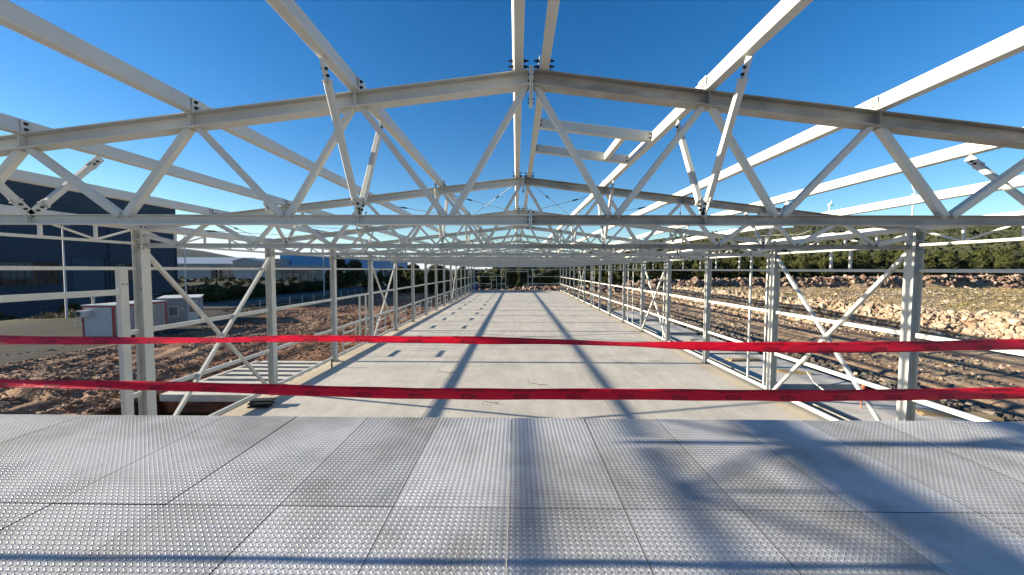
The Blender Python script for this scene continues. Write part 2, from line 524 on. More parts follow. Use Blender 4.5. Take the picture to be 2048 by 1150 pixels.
def soil_color(x, y, z):
    n = fbm(x * .25, y * .12, 61, 4)[:, None]
    n2 = fbm(x * 1.6, y * 1.1, 66, 3)[:, None]
    red = np.array([0.37, 0.165, 0.09]); brown = np.array([0.42, 0.27, 0.175]); tan = np.array([0.50, 0.385, 0.265])
    rock = np.array([0.66, 0.50, 0.36]); ora = np.array([0.60, 0.33, 0.17]); grass = np.array([0.34, 0.29, 0.15])
    green = np.array([0.055, 0.08, 0.03]); scrub = np.array([0.17, 0.14, 0.085])
    t = np.clip(.5 + n * 1.6, 0, 1)
    c = red * (1 - t) + brown * t
    right = (x > 10)[:, None]
    tr = np.clip(.55 + n * 1.2 + n2 * .5, 0, 1)
    c = np.where(right, brown * (1 - tr) + tan * tr, c)
    bx = bank_x(y)
    d = x - bx
    fac = (np.exp(-((d - 1.4) / 2.2) ** 2) * (y < 95) * (x > 14))[:, None]
    tt = np.clip(.5 + n2 * 2.0, 0, 1)
    c = c * (1 - fac) + (rock * tt + ora * (1 - tt)) * fac
    ter = (ss(2.5, 6, d) * (x > 14) * ss(92, 84, y) * ss(-0.35, 0.25, fbm(x * .12, y * .12, 71, 4)))[:, None]
    c = c * (1 - ter) + grass * ter
    wood = (ss(90, 94, y) * ss(-25, -8, x))[:, None]
    c = c * (1 - wood) + green * wood
    far = (ss(150, 260, y) * (x > -60))[:, None]
    hs_ = np.clip(.5 + fbm(x * .012, y * .006, 81, 4) * 1.8, 0, 1)[:, None]
    c = c * (1 - far) + (scrub * hs_ + green * (1 - hs_)) * far
    lf = (ss(-31, -34, x))[:, None]
    sg = np.clip(.5 + n * 1.5, 0, 1)
    c = c * (1 - lf) + (np.array([0.11, 0.095, 0.06]) * sg + np.array([0.045, 0.05, 0.025]) * (1 - sg)) * lf
    lf2 = (ss(-120, -400, x) * ss(500, 900, y))[:, None]
    c = c * (1 - lf2) + np.array([0.09, 0.11, 0.09]) * lf2
    pit_shade = ((x > -15) & (x < XL - .2) & (y > 12) & (y < 15.2))[:, None]
    c = np.where(pit_shade, c * .12, c)  # shade inside the pit, put into the soil colour
    return c * 0.55


def axis(lo, d0, d1, hi, step, g):
    a = list(np.arange(d0, d1 + 1e-6, step))
    s_, p = step, d1
    while p < hi:
        s_ *= g; p += s_; a.append(p)
    s_, p = step, d0; b = []
    while p > lo:
        s_ *= g; p -= s_; b.append(p)
    return np.array(b[::-1] + a)


gx = axis(-4500, -30, 44, 4500, 0.3, 1.06)
gy = axis(-60, 5, 62, 5000, 0.3, 1.035)
GX, GY = np.meshgrid(gx, gy)
GZ = gz(GX, GY)
nx, ny = len(gx), len(gy)
V = np.stack([GX.ravel(), GY.ravel(), GZ.ravel()], 1)
ii = (np.arange(ny - 1)[:, None] * nx + np.arange(nx - 1)[None, :]).ravel()
F = np.stack([ii, ii + 1, ii + nx + 1, ii + nx], 1)
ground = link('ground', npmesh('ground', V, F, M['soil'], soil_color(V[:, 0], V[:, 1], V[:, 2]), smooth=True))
tag(ground, kind='structure')

fl = MB().box(XL - .22, XR + .32, 4.0, YEND + .2, -.45, 0).build('floor', M['slab'])
tag(fl, kind='structure')


def strip(name, x0, x1, y0, y1, step, m, lift=.03):
    ys = np.arange(y0, y1 + .1, step); xs = np.linspace(x0, x1, 12)
    A, B = np.meshgrid(xs, ys)
    Z = gz(A, B, False) + lift
    vv = np.stack([A.ravel(), B.ravel(), Z.ravel()], 1)
    n_ = len(xs)
    k = (np.arange(len(ys) - 1)[:, None] * n_ + np.arange(n_ - 1)[None, :]).ravel()
    return tag(link(name, npmesh(name, vv, np.stack([k, k + 1, k + n_ + 1, k + n_], 1), m)), kind='structure')


strip('yard', -46, -27.5, 12, 48, 1.0, M['yard'], .05)
strip('road', -46, -37.5, 48.5, 420, 2.0, M['asphalt'], .10)

# ------------------------------------------------------------------ hall frame
hall = empty('steel_hall_frame', (XC, Y0, 0))
tag(hall, 'unclad white painted steel frame of a long hall with roof trusses over the concrete slab', 'steel frame')
hall_inv = Vector((XC, Y0, 0))


def hp(p): return Vector(p) - hall_inv


SL = 0.120
ZTOP = 7.06                                  # top of the top chord at ridge


def zt(dx): return ZTOP - SL * abs(dx)


PAN = 1.92
TX = [0, 2.01, 3.92, 5.92, 7.78, 9.5]


def tx(k): return math.copysign(TX[abs(k)], k) if k else 0.0


ZB = 5.375                                     # bottom chord centre
TC_H = .165; BC_H = .11


def make_top_chord(sgn, m):
    b = MB()
    p0 = (sgn * .022, 0, zt(0) - TC_H / 2); p1 = (sgn * (HALF - .17), 0, zt(HALF - .17) - TC_H / 2)
    b.ibeam(p0, p1, .165, TC_H, .011, .008)
    for k in range(1, 5):
        x = tx(sgn * k)
        z = zt(x) - TC_H / 2
        for s_ in (-1, 1):
            b.box(x - .006, x + .006, s_ * .044 - .037, s_ * .044 + .037, z - .068, z + .068)
    return b.mesh('top_chord', m)


def make_bottom_chord(sgn, m):
    b = MB()
    b.ibeam((sgn * .022, 0, ZB), (sgn * (HALF - .12), 0, ZB), .11, BC_H, .009, .007)
    for k in (1, 3):
        x = tx(sgn * k)
        for s_ in (-1, 1):
            b.box(x - .005, x + .005, s_ * .03 - .022, s_ * .03 + .022, ZB - .044, ZB + .044)
    return b.mesh('bottom_chord', m)


ME = {}
for sg, nm in ((-1, 'l'), (1, 'r')):
    for q in ('steel', 'steel_dusty'):
        ME['top', sg, q] = make_top_chord(sg, M[q])
        ME['bot', sg, q] = make_bottom_chord(sg, M[q])


def diag_list():
    out = []
    for sg in (-1, 1):
        for k in range(5):
            xb = sg * (k + .5) * PAN
            for xt_, side in ((tx(sg * k), -1), (tx(sg * (k + 1)), 1)):
                if k == 4 and side == 1: xt_ = sg * (HALF - .14)
                z1 = zt(xt_) - TC_H - .0
                wdt = .07 if k < 2 else .085
                off = .045 if side > 0 else -.045
                a = Vector((xb + sg * off, 0, ZB + BC_H / 2)); c = Vector((xt_ - sg * side * .06, 0, z1))
                if k == 4 and side == 1:
                    c.z = zt(HALF) - .30; wdt = .11
                out.append((a, c, wdt, wdt))
    return out


DL = diag_list()
DM = []
for a, c, w_, h_ in DL:
    e = (c - a).normalized() * .012
    DM.append(MB().beam(a - e, c + e, w_, h_, (0, 1, 0), ch=.008).mesh('diagonal', M['steel']))
wb = MB()
for a, c, w_, h_ in DL: wb.beam(a, c, w_, h_, (0, 1, 0))
WEB = wb.mesh('web_members', M['steel'])


def ridge_plates():
    b = MB()
    zc = zt(0)
    for s_ in (-1, 1):
        b.box(s_ * .011 - .009, s_ * .011 + .009, -.085, .085, zc - .37, zc + .035)
    for z in (zc - .05, zc - .12, zc - .32):
        for y in (-.05, .05):
            b.tube([(-.036, y, z), (.036, y, z)], .010, 6, mi=1)
    return b.mesh('ridge_plate', [M['steel'], M['bolt']])


def chord_plates():
    b = MB()
    for s_ in (-1, 1):
        b.box(s_ * .011 - .009, s_ * .011 + .009, -.06, .06, ZB - .11, ZB + .12)
    for z in (ZB - .085, ZB - .02, ZB + .03, ZB + .095):
        for y in (-.035, .035):
            b.tube([(-.036, y, z), (.036, y, z)], .010, 6, mi=1)
    return b.mesh('splice_plate', [M['steel'], M['bolt']])


RP, CP = ridge_plates(), chord_plates()


def knee_mesh(k, dy):
    """brace from the bottom chord to the purlin, with bolted fork plates at both ends"""
    b = MB(); x = tx(k)
    zp = zt(x)
    a = Vector((x, 0, ZB + .05)); c = Vector((x, dy * .80, zp - .02))
    d = (c - a).normalized()
    b.prism([(x - .05, ZB + .03), (x + .05, ZB + .03), (x + .012, ZB + .05), (x - .012, ZB + .05)], -.03, .03)
    a2 = a + d * .20; c2 = c - d * .20
    b.beam(a2, c2, .065, .065, (1, 0, 0), ch=.006)
    b.beam(a, a2 + d * .04, .012, .10, (0, 1, 0), ds=.0)
    b.beam(c2 - d * .04, c, .012, .10, (0, 1, 0), ds=.0)
    b.beam(a2 - d * .012, a2, .085, .085, (1, 0, 0))
    b.beam(c2, c2 + d * .012, .085, .085, (1, 0, 0))
    for p in (a + d * .09, a + d * .15, c - d * .09, c - d * .15):
        b.tube([p + Vector((-.03, 0, 0)), p + Vector((.03, 0, 0))], .014, 6, mi=1)
    return b.mesh('knee_brace', [M['steel'], M['bolt']])


KM = {(k, dy): knee_mesh(k, dy) for k in (-3, -1, 1, 3) for dy in (-1, 1)}
NDET = 5
for i, y in enumerate(YT):
    t = empty('roof_truss', (0, y - Y0, 0), parent=hall)
    if i == 0: t['label'] = 'nearest roof truss with dusty right-hand chords above the deck edge'
    for sg in (-1, 1):
        q = 'steel_dusty' if (sg == 1 and i < 2) else 'steel'
        link('top_chord', ME['top', sg, q], t); link('bottom_chord', ME['bot', sg, q], t)
    link('ridge_plate', RP, t); link('splice_plate', CP, t)
    if i < NDET:
        for m_ in DM: link('diagonal', m_, t)
    else:
        tag(link('web_members', WEB, t), kind='stuff')
    for (k, dy), km in KM.items():
        if (i == NB and dy > 0): continue
        link('knee_brace', km, t)

# purlins -----------------------------------------------------------
PW, PH = .10, .165
PX = [tx(k) for k in (-5, -4, -3, -2, -1)] + [-.145, .145] + [tx(k) for k in (1, 2, 3, 4, 5)]
PX[0] = -(HALF - .02); PX[-1] = HALF - .02


def purlin_mesh(dx, name='purlin', bays=1):
    b = MB()
    tilt = -SL * (1 if dx > 0 else -1)
    up = Vector((-tilt, 0, 1)).normalized()
    z = zt(dx) + .004 - (.125 if abs(dx) > 9 else 0)
    for q in range(bays):
        b.beam((dx, q * BAY + .012, z), (dx, (q + 1) * BAY - .004, z), PW, PH, up, ch=.006, du=PH / 2)
    return b.mesh(name, M['steel'])


def purlin_plate_mesh(dx):
    b = MB(); tilt = -SL * (1 if dx > 0 else -1)
    up = Vector((-tilt, 0, 1)).normalized(); z = zt(dx) + .004 - (.125 if abs(dx) > 9 else 0)
    inner = -1 if dx > 0 else 1
    sides = (1, -1)
    b.box(dx - PW / 2 - .007, dx + PW / 2 + .007, -.085, .085, z - .0035, z - .0008)
    for s_ in sides:
        x = dx + s_ * (PW / 2 + .004)
        b.box(x - .004, x + .004, -.09, .09, z + .0, z + .155)
        for yy, zz in ((-.05, .05), (-.05, .115), (.05, .05)):
            L = .035 if abs(dx) > .5 else .06
            mi = 1 if (s_ == inner or abs(dx) < .5) and dx < .5 else 0
            b.tube([(x, yy, z + zz), (x + s_ * L * .45, yy, z + zz)], .019, 6, mi=mi)
            b.tube([(x + s_ * L * .45, yy, z + zz), (x + s_ * L, yy, z + zz)], .011, 6, mi=mi)
    return b.mesh('bolted_plate', [M['steel'], M['bolt']])


for dx in PX:
    pm = purlin_mesh(dx); pp = purlin_plate_mesh(dx)
    for q in range(-1, 7):
        o = link('purlin', pm, hall, (0, q * BAY, 0))
        p = link('bolted_plate', pp, o, (0, BAY, 0))
rest = MB()
for dx in PX:
    up = Vector((SL * (1 if dx > 0 else -1), 0, 1)).normalized(); z = zt(dx) + .004 - (.125 if abs(dx) > 9 else 0)
    for q in range(7, NB):
        rest.beam((dx, q * BAY + .012, z), (dx, (q + 1) * BAY - .004, z), PW, PH, up, du=PH / 2)
        rest.box(dx - PW / 2 - .01, dx + PW / 2 + .01, (q + 1) * BAY - .09, (q + 1) * BAY + .09, z + .01, z + .155)
tag(rest.build('far_purlins', M['steel'], hall), kind='stuff')

# roof hatch trimmers ---------------------------------------------
zz_ = lambda dx: zt(dx) + PH / 2
for yy, nm in ((6.17, 'hatch_beam'), (7.42, 'hatch_beam')):
    b = MB(); x0, x1 = .2, TX[1] - .055
    b.beam((x0, yy - Y0, zz_(x0)), (x1, yy - Y0, zz_(x1)), .09, .15, ch=.006)
    for x in (x0 + .02, x1 - .02):
        for s_ in (-.03, .03):
            b.tube([(x, yy - Y0 - .045, zz_(x) + s_), (x, yy - Y0 - .07, zz_(x) + s_)], .012, 6, mi=1)
    b.build(nm, [M['steel'], M['bolt']], hall)
b = MB(); b.beam((1.55, 6.22 - Y0, zz_(1.55)), (1.55, 7.37 - Y0, zz_(1.55)), .09, .12, ch=.006); b.build('hatch_beam', M['steel'], hall)

# roof tie rods -----------------------------------------------------
for bay in (1, 4):
    for sg in (-1, 1):
        for k in range(5):
            xa, xb = sg * max(TX[k], .2), sg * min(TX[k + 1], HALF - .15)
            for (p, q) in ((xa, xb), (xb, xa)):
                a = Vector((p, bay * BAY + .12, zt(p) - .10)); c = Vector((q, (bay + 1) * BAY - .12, zt(q) - .10 - (.04 if p == xa else 0)))
                o = MB().tube([a, c], .008, 6).build('tie_rod', M['rod'], hall)
                m1 = a.lerp(c, .25); m2 = a.lerp(c, .31)
                MB().tube([m1, m1.lerp(m2, .2), m1.lerp(m2, .8), m2], [.012, .022, .022, .012], 8).build('turnbuckle', M['bolt'], o)

# columns -----------------------------------------------------------
CH, CB = .23, .24


def column_mesh(sg):
    b = MB()
    zt_ = zt(HALF) - .125
    b.ibeam((0, 0, .02), (0, 0, zt_), CB, CH, .013, .009, up=(1, 0, 0))
    for z in (5.26, 5.52, zt_ - .03):
        for s_ in (-1, 1):
            b.box(-CH / 2 + .014, CH / 2 - .014, s_ * .060 - .054, s_ * .060 + .054, z - .006, z + .006)
    # bolts on the web and inner flange
    for z in (5.32, 5.40, 5.60, 5.66, 4.3, 2.0):
        for x in (-.04, .04) if z > 5 else (-.02,):
            b.tube([(x, -.03, z), (x, -.006, z)], .013, 6, mi=1)
    s2 = -sg
    for z in (5.40, 5.30, 5.62):
        for y in (-.07, .07):
            b.tube([(s2 * CH / 2, y, z), (s2 * (CH / 2 + .025), y, z)], .014, 6, mi=1)
    # truss end plate
    b.box(s2 * (CH / 2 + .001) if s2 > 0 else -CH / 2 - .015, CH / 2 + .015 if s2 > 0 else -CH / 2 - .001, -.11, .11, 5.24, zt_ - .02)
    return b.mesh('column', [M['steel'], M['bolt']])


def base_mesh():
    b = MB(); b.box(-.17, .17, -.17, .17, 0, .02)
    for x in (-.13, .13):
        for y in (-.13, .13): b.tube([(x, y, .02), (x, y, .06)], .014, 6, mi=1)
    return b.mesh('base_plate', [M['galv'], M['bolt']])


CM = {-1: column_mesh(-1), 1: column_mesh(1)}
BMESH = base_mesh()
for i, y in enumerate(YT):
    for sg in (-1, 1):
        if i == 0 and sg == -1: continue
        o = link('column', CM[sg], hall, (sg * HALF, y - Y0, 0))
        link('base_plate', BMESH, o)

# eave lattice girders ------------------------------------------------
ZG0, ZG1 = 5.42, 5.79


def eave_member_meshes(sg):
    x = sg * (HALF + .02); a, c = .125, BAY - .125
    st = []
    st.append(('girder_chord', MB().beam((x, a, ZG0), (x, c, ZG0), .06, .06, ch=.005)))
    st.append(('girder_chord', MB().beam((x, a, ZG1 + .0), (x, c, ZG1), .07, .07, ch=.005)))
    for k in (1, 2, 3, 4):
        st.append(('girder_post', MB().beam((x, k * 1.0, ZG0 + .03), (x, k * 1.0, ZG1 - .035), .05, .05, (0, 1, 0))))
    for y0, z0, y1, z1 in ((a, ZG1 - .02, .96, ZG0 + .04), (1.04, ZG0 + .04, 1.97, ZG1 - .04), (3.03, ZG1 - .04, 3.96, ZG0 + .04), (4.04, ZG0 + .04, c, ZG1 - .02)):
        st.append(('girder_diagonal', MB().beam((x, y0, z0), (x, y1, z1), .04, .04, (1, 0, 0))))
    return st


for sg in (-1, 1):
    mem = [(n_, b_.mesh(n_, M['steel'])) for n_, b_ in eave_member_meshes(sg)]
    allb = MB()
    for n_, b_ in eave_member_meshes(sg): allb.add(b_.v, b_.f)
    allm = allb.mesh('girder_web', M['steel'])
    for q in range(-1, NB):
        e = empty('eave_girder', (0, q * BAY, 0), parent=hall)
        if q < 6:
            for n_, me in mem: link(n_, me, e)
        else:
            tag(link('girder_lattice', allm, e), kind='stuff')

# wall girts --------------------------------------------------------
GX_OFF = HALF + .04
for sg in (-1, 1):
    for z, wd, ht in ((4.80, .08, .08), (3.22, .08, .115), (1.65, .08, .115), (.20, .09, .13)):
        gm = MB().beam((sg * GX_OFF, .13, z), (sg * GX_OFF, BAY - .13, z), wd, ht, ch=.006).mesh('girt', M['steel'])
        for q in range(-1, NB):
            if q < 1 and sg == -1 and z < 4: continue
            if q == -1 and sg == -1: continue
            if q == 0 and sg == -1:
                MB().beam((sg * GX_OFF, 1.0, z), (sg * GX_OFF, BAY - .13, z), wd, ht, ch=.006).build('girt', M['steel'], hall); continue
            if q == 0 and sg == 1 and z < 1: continue
            if z == 3.22 and q < 1 and sg == 1: pass
            link('girt', gm, hall, (0, q * BAY, 0))
# left front bay: door opening with its post and lintel
MB().beam((-GX_OFF, 1.0, 0), (-GX_OFF, 1.0, 5.05), .12, .16, (0, 1, 0), ch=.006).build('door_post', M['steel'], hall)
MB().beam((-GX_OFF, -5.0, 5.08), (-GX_OFF, 1.1, 5.08), .06, .05, ch=.006).build('header_beam', M['steel'], hall)
b = MB().beam((-GX_OFF - .01, 4.55, 0), (-GX_OFF - .01, 4.55, 4.76), .12, .20, (0, 1, 0), ch=.006)
for yy in (4.50, 4.60): b.tube([(-GX_OFF + .05, yy, 4.42), (-GX_OFF + .075, yy, 4.42)], .014, 6, mi=1)
b.build('door_post', [M['steel'], M['bolt']], hall)
MB().beam((-GX_OFF, 1.05, 4.23), (-GX_OFF, 4.45, 4.23), .08, .13, ch=.006).build('lintel', M['steel'], hall)
for z in (3.22, 1.65):
    MB().beam((-GX_OFF, 4.65, z), (-GX_OFF, 4.88, z), .08, .11).build('girt', M['steel'], hall)


def wall_post(sg, y, z0, z1, w_=.07):
    MB().beam((sg * (GX_OFF + .0), y - Y0, z0), (sg * (GX_OFF + .0), y - Y0, z1), w_, w_, (0, 1, 0), ch=.005).build('wall_post', M['steel'], hall)


for y in (14.95, 16.0, 25.3, 32.0, 33.4, 40.5, 48.0, 49.2): wall_post(1, y, .26, 5.39)
for y in (11.3, 11.98, 16.85, 18.8, 20.4, 22.5, 27.4, 29.0, 31.2, 36.0, 38.0, 42.0, 44.0): wall_post(1, y, 4.84, 5.39, .06)
for y in (22.8, 23.75): wall_post(-1, y, .26, 3.17, .08)
wall_post(-1, 45.3, .26, 3.17, .09)
# low window frames on the left
for q in range(3, 15):
    ya = q * BAY + 1.1; yb = ya + 1.65
    fr = empty('window_frame', (-GX_OFF, ya, 0), parent=hall)
    for yy in (0, yb - ya): MB().beam((0, yy, .265), (0, yy, 1.59), .06, .06, (0, 1, 0)).build('frame_post', M['steel'], fr)
    for z in (.62, 1.26): MB().beam((0, .03, z), (0, yb - ya - .03, z), .06, .07).build('frame_rail', M['steel'], fr)

# wall X braces -------------------------------------------------------
for bay in (1, 4, 10):
    for sg in (-1, 1):
        x = sg * (HALF - .02)
        ya, yb = bay * BAY + .13, (bay + 1) * BAY - .13
        e = empty('cross_brace', (0, 0, 0), parent=hall)
        MB().beam((x - .035, ya, 5.2), (x - .052, yb, .15), .095, .095, (1, 0, 0), ch=.005).build('brace_bar', M['steel'], e)
        MB().beam((x + .035, yb, 5.2), (x + .052, ya, .15), .095, .095, (1, 0, 0), ch=.005).build('brace_bar', M['steel'], e)
        b = MB(); yc = (ya + yb) / 2; b.box(x - .112, x - .1005, yc - .10, yc + .10, 2.60, 2.75)
        for yy in (-.05, .05): b.tube([(x - .127, yc + yy, 2.675), (x - .112, yc + yy, 2.675)], .014, 6, mi=1)
        b.build('brace_plate', [M['steel'], M['bolt']], e)

# end wall ------------------------------------------------------------
ye = YEND - Y0
for x in (-3.5, 3.4): MB().beam((x, ye, 0), (x, ye, zt(x) - .17), .14, .14, (0, 1, 0)).build('wall_post', M['steel'], hall)
for x, z1 in ((-2.55, 4.78), (2.4, 4.78), (-5.75, 3.2), (-4.6, 3.2)):
    MB().beam((x, ye, 0), (x, ye, z1), .11, .11, (0, 1, 0)).build('wall_post', M['steel'], hall)
MB().beam((-2.5, ye, 4.35), (2.35, ye, 4.35), .09, .12).build('lintel', M['steel'], hall)
MB().beam((-5.7, ye, 2.5), (-4.65, ye, 2.5), .09, .1).build('lintel', M['steel'], hall)
for z, segs in ((4.8, ((-9.45, 9.45),)), (3.26, ((-9.45, -2.6), (2.45, 9.45))), (1.65, ((-9.45, -5.8), (-4.55, -2.6), (2.45, 9.45))), (.14, ((-9.45, -5.8), (-4.55, -2.6), (2.45, 9.45)))):
    for x0, x1 in segs: MB().beam((x0, ye - .01, z), (x1, ye - .01, z), .07, .1).build('girt', M['steel'], hall)
for sg in (-1, 1):
    MB().beam((sg * 9.2, ye + .05, 5.3), (sg * 3.6, ye + .05, 3.3), .08, .08).build('brace_bar', M['steel'], hall)

# ------------------------------------------------------------------ platform
DZ = CAMZ - 2.06
plat = empty('steel_platform', (0, 0, DZ))
tag(plat, 'raised platform floored with worn galvanised chequered steel plates', 'platform')


def plate_mesh(wx=1.0, wy=2.0):
    p = .05
    nx_, ny_ = int(wx / p), int(wy / p)
    tpl = np.array([[1, 0, 0], [-1, 0, 0], [0, 1, 0], [0, -1, 0], [.45, 0, 1], [-.45, 0, 1]]) * np.array([.0175, .0056, .0028])
    tf_ = np.array([[0, 2, 4], [2, 5, 4], [2, 1, 5], [0, 4, 3], [3, 4, 5], [3, 5, 1]])
    c, s_ = math.cos(R(45)), math.sin(R(45))
    rp = np.array([[c, -s_, 0], [s_, c, 0], [0, 0, 1]]); rm = np.array([[c, s_, 0], [-s_, c, 0], [0, 0, 1]])
    Vs = []; Fs = []
    n_ = 0
    for i_ in range(nx_):
        for j in range(ny_):
            for o, rot in ((0, rp), (.025, rm)):
                cx, cy = i_ * p + .0125 + o, j * p + .0125 + o
                if cx > wx - .012 or cy > wy - .012: continue
                Vs.append(tpl @ rot.T + np.array([cx, cy, 0])); Fs.append(tf_ + n_); n_ += 6
    Vb = np.concatenate(Vs); Fb = np.concatenate(Fs)
    g = .0045
    # gently dished sheet
    nu, nv = 9, 17
    U, W = np.meshgrid(np.linspace(g, wx - g, nu), np.linspace(g, wy - g, nv))
    base = np.stack([U.ravel(), W.ravel(), np.zeros(U.size)], 1)
    k = (np.arange(nv - 1)[:, None] * nu + np.arange(nu - 1)[None, :]).ravel()
    T = np.concatenate([np.stack([k, k + 1, k + nu + 1], 1), np.stack([k, k + nu + 1, k + nu], 1)])
    # edges
    per = list(range(0, nu)) + [nu * q + nu - 1 for q in range(1, nv)] + [nu * (nv - 1) + q for q in range(nu - 2, -1, -1)] + [nu * q for q in range(nv - 2, 0, -1)]
    low = base[per] - np.array([0, 0, .02]); o = len(base)
    E = []
    for q in range(len(per)):
        q2 = (q + 1) % len(per)
        E += [[per[q], o + q, o + q2], [per[q], o + q2, per[q2]]]
    base = np.concatenate([base, low]); T = np.concatenate([T, np.array(E)])
    Va = np.concatenate([base, Vb]); Fa = np.concatenate([T, Fb + len(base)])
    d = 0.0008 * (np.sin(Va[:, 0] / wx * math.pi) * 1.0 + .6 * np.sin(Va[:, 1] / wy * 2 * math.pi))
    Va[:, 2] += d
    me = npmesh('deck_plate', Va, Fa, [M['plate'], M['dark']])
    mi = np.zeros(len(Fa), np.int32); mi[len(T) - len(E):len(T)] = 1
    me.polygons.foreach_set("material_index", mi)
    return me


PMESH = plate_mesh()
YE = 5.187
for j in range(4):
    for i_ in range(-10, 10):
        o = link('deck_plate', PMESH, plat, (i_ - .065, YE - 2.0 * (j + 1), 0))
        o.rotation_euler = (R(random.uniform(-.05, .05)), R(random.uniform(-.06, .06)), 0)
        o.location.z += random.uniform(-.001, .002)
MB().ibeam((-10.1, YE - .09, -.15), (10.1, YE - .09, -.15), .14, .27, .012, .008).build('edge_beam', M['steel'], plat)
MB().ibeam((-10.1, .6, -.15), (10.1, .6, -.15), .14, .27, .012, .008).build('edge_beam', M['steel'], plat)
for x in (-7.5, -2.5, 2.5, 7.5):
    MB().beam((x, YE - .09, -.29), (x, YE - .09, -DZ), .12, .12, (0, 1, 0)).build('support_post', M['steel'], plat)

# ------------------------------------------------------------------ warning tapes
TW = .075


def make_tape(name, label, keys, Y, texts, mode):
    """keys: (px, py, visible height px); ribbon hangs roughly vertical and tilts where it looks narrow"""
    ks = []
    for px, py, hpx in keys:
        p = at(px, py, Y)
        wv = min(1.0, max(.12, hpx * Y / FPX / TW))
        ks.append((p.x, p.z, math.acos(wv)))
    xs = np.array([k[0] for k in ks]); zs = np.array([k[1] for k in ks]); an = np.array([k[2] for k in ks])

    def smooth(xq, ys):
        # piecewise cubic through keys (Catmull-Rom style tangents)
        i_ = int(np.clip(np.searchsorted(xs, xq) - 1, 0, len(xs) - 2))
        m_ = np.gradient(ys, xs); h_ = xs[i_ + 1] - xs[i_]; t = (xq - xs[i_]) / h_
        return (2 * t ** 3 - 3 * t ** 2 + 1) * ys[i_] + (t ** 3 - 2 * t ** 2 + t) * h_ * m_[i_] + (-2 * t ** 3 + 3 * t ** 2) * ys[i_ + 1] + (t ** 3 - t ** 2) * h_ * m_[i_ + 1]

    def P(u, v, off=0):
        z = smooth(u, zs); a = min(1.5, max(0, smooth(u, an)))
        a += .06 * math.sin(u * 5.1) * (1 if a > .1 else .5)
        yy = v * math.sin(a) + .012 * math.sin(u * 2.3)
        zz = v * math.cos(a)
        return Vector((u, Y + yy - off * math.cos(a), z + zz + off * math.sin(a)))
    b = MB(); n_ = 220; m_ = 4
    U = np.linspace(xs[0], xs[-1], n_)
    vs = [P(u, (q / m_ - .5) * TW + .0015 * math.sin(u * 9 + q)) for u in U for q in range(m_ + 1)]
    fs = [(k * (m_ + 1) + q, (k + 1) * (m_ + 1) + q, (k + 1) * (m_ + 1) + q + 1, k * (m_ + 1) + q + 1) for k in range(n_ - 1) for q in range(m_)]
    me = bpy.data.meshes.new(name); me.from_pydata([tuple(v) for v in vs], [], fs); me.materials.append(M['tape'])
    me.polygons.foreach_set("use_smooth", [True] * len(fs))
    o = link(name, me)
    md = o.modifiers.new("thickness", 'SOLIDIFY'); md.thickness = .0012; md.offset = 0
    tag(o, label, 'barrier tape')
    # printed words, upside down as hung
    def word(s_, hgt, wid):
        c = bpy.data.curves.new('w', 'FONT'); c.body = s_; c.align_x = 'CENTER'; c.align_y = 'CENTER'; c.resolution_u = 3
        c.offset = .004
        ob = bpy.data.objects.new('w', c); COL.objects.link(ob)
        dg = bpy.context.evaluated_depsgraph_get(); dg.update()
        mm = bpy.data.meshes.new_from_object(ob.evaluated_get(dg))
        bpy.data.objects.remove(ob)
        co = np.array([v.co[:] for v in mm.vertices]); fc = [tuple(p.vertices) for p in mm.polygons]
        lo, hi = co.min(0), co.max(0)
        co[:, 0] = (co[:, 0] - (lo[0] + hi[0]) / 2) / (hi[0] - lo[0]) * wid
        co[:, 1] = (co[:, 1] - (lo[1] + hi[1]) / 2) / (hi[1] - lo[1]) * hgt
        return co, fc
    W1 = word('POZOR', .031, .102); W2 = word('ENERGETSKI KABEL', .0135, .21)
    W2b = word('OPREZ', .0125, .05)
    for uc in texts:
        mir = mode(uc)
        b2 = MB()
        for (co, fc), vc in ((W1, -.0165), (W2, .0225)):
            vsx = []
            for x, y_, _ in co:
                xx = x if mir else -x
                vsx.append(P(uc + xx, vc - y_, .0022))
            b2.add(vsx, fc)
        b2.build('lettering', M['black_ink'], o)
    return o


step = .3607
make_tape('barrier_tape', 'lower red barrier tape printed POZOR, stretched just above the deck plates',
          [(-1900, 720, 16), (-900, 743, 14), (-300, 757, 12), (0, 765, 12), (300, 772, 13), (560, 780, 17), (800, 785, 20), (1024, 788, 20), (1500, 790, 20), (2048, 787, 19), (2400, 782, 19), (2950, 770, 19)],
          2.58, [.034 + step * k for k in range(-14, 13)], lambda u: False)
make_tape('barrier_tape', 'upper red barrier tape, twisted thin in the middle, above the other tape',
          [(-1900, 655, 18), (-900, 670, 18), (-200, 677, 17), (0, 679, 16), (200, 681, 11), (420, 681, 8), (620, 677, 9), (800, 678, 10), (1000, 681, 10), (1150, 685, 7), (1260, 689, 4), (1400, 692, 14), (1560, 694, 19), (1800, 693, 19), (2048, 689, 18), (2950, 665, 18)],
          2.58, [.03 + step * k for k in range(-14, 2)] + [1.72 + .3607 * k for k in range(0, 9)], lambda u: u > 1.2)


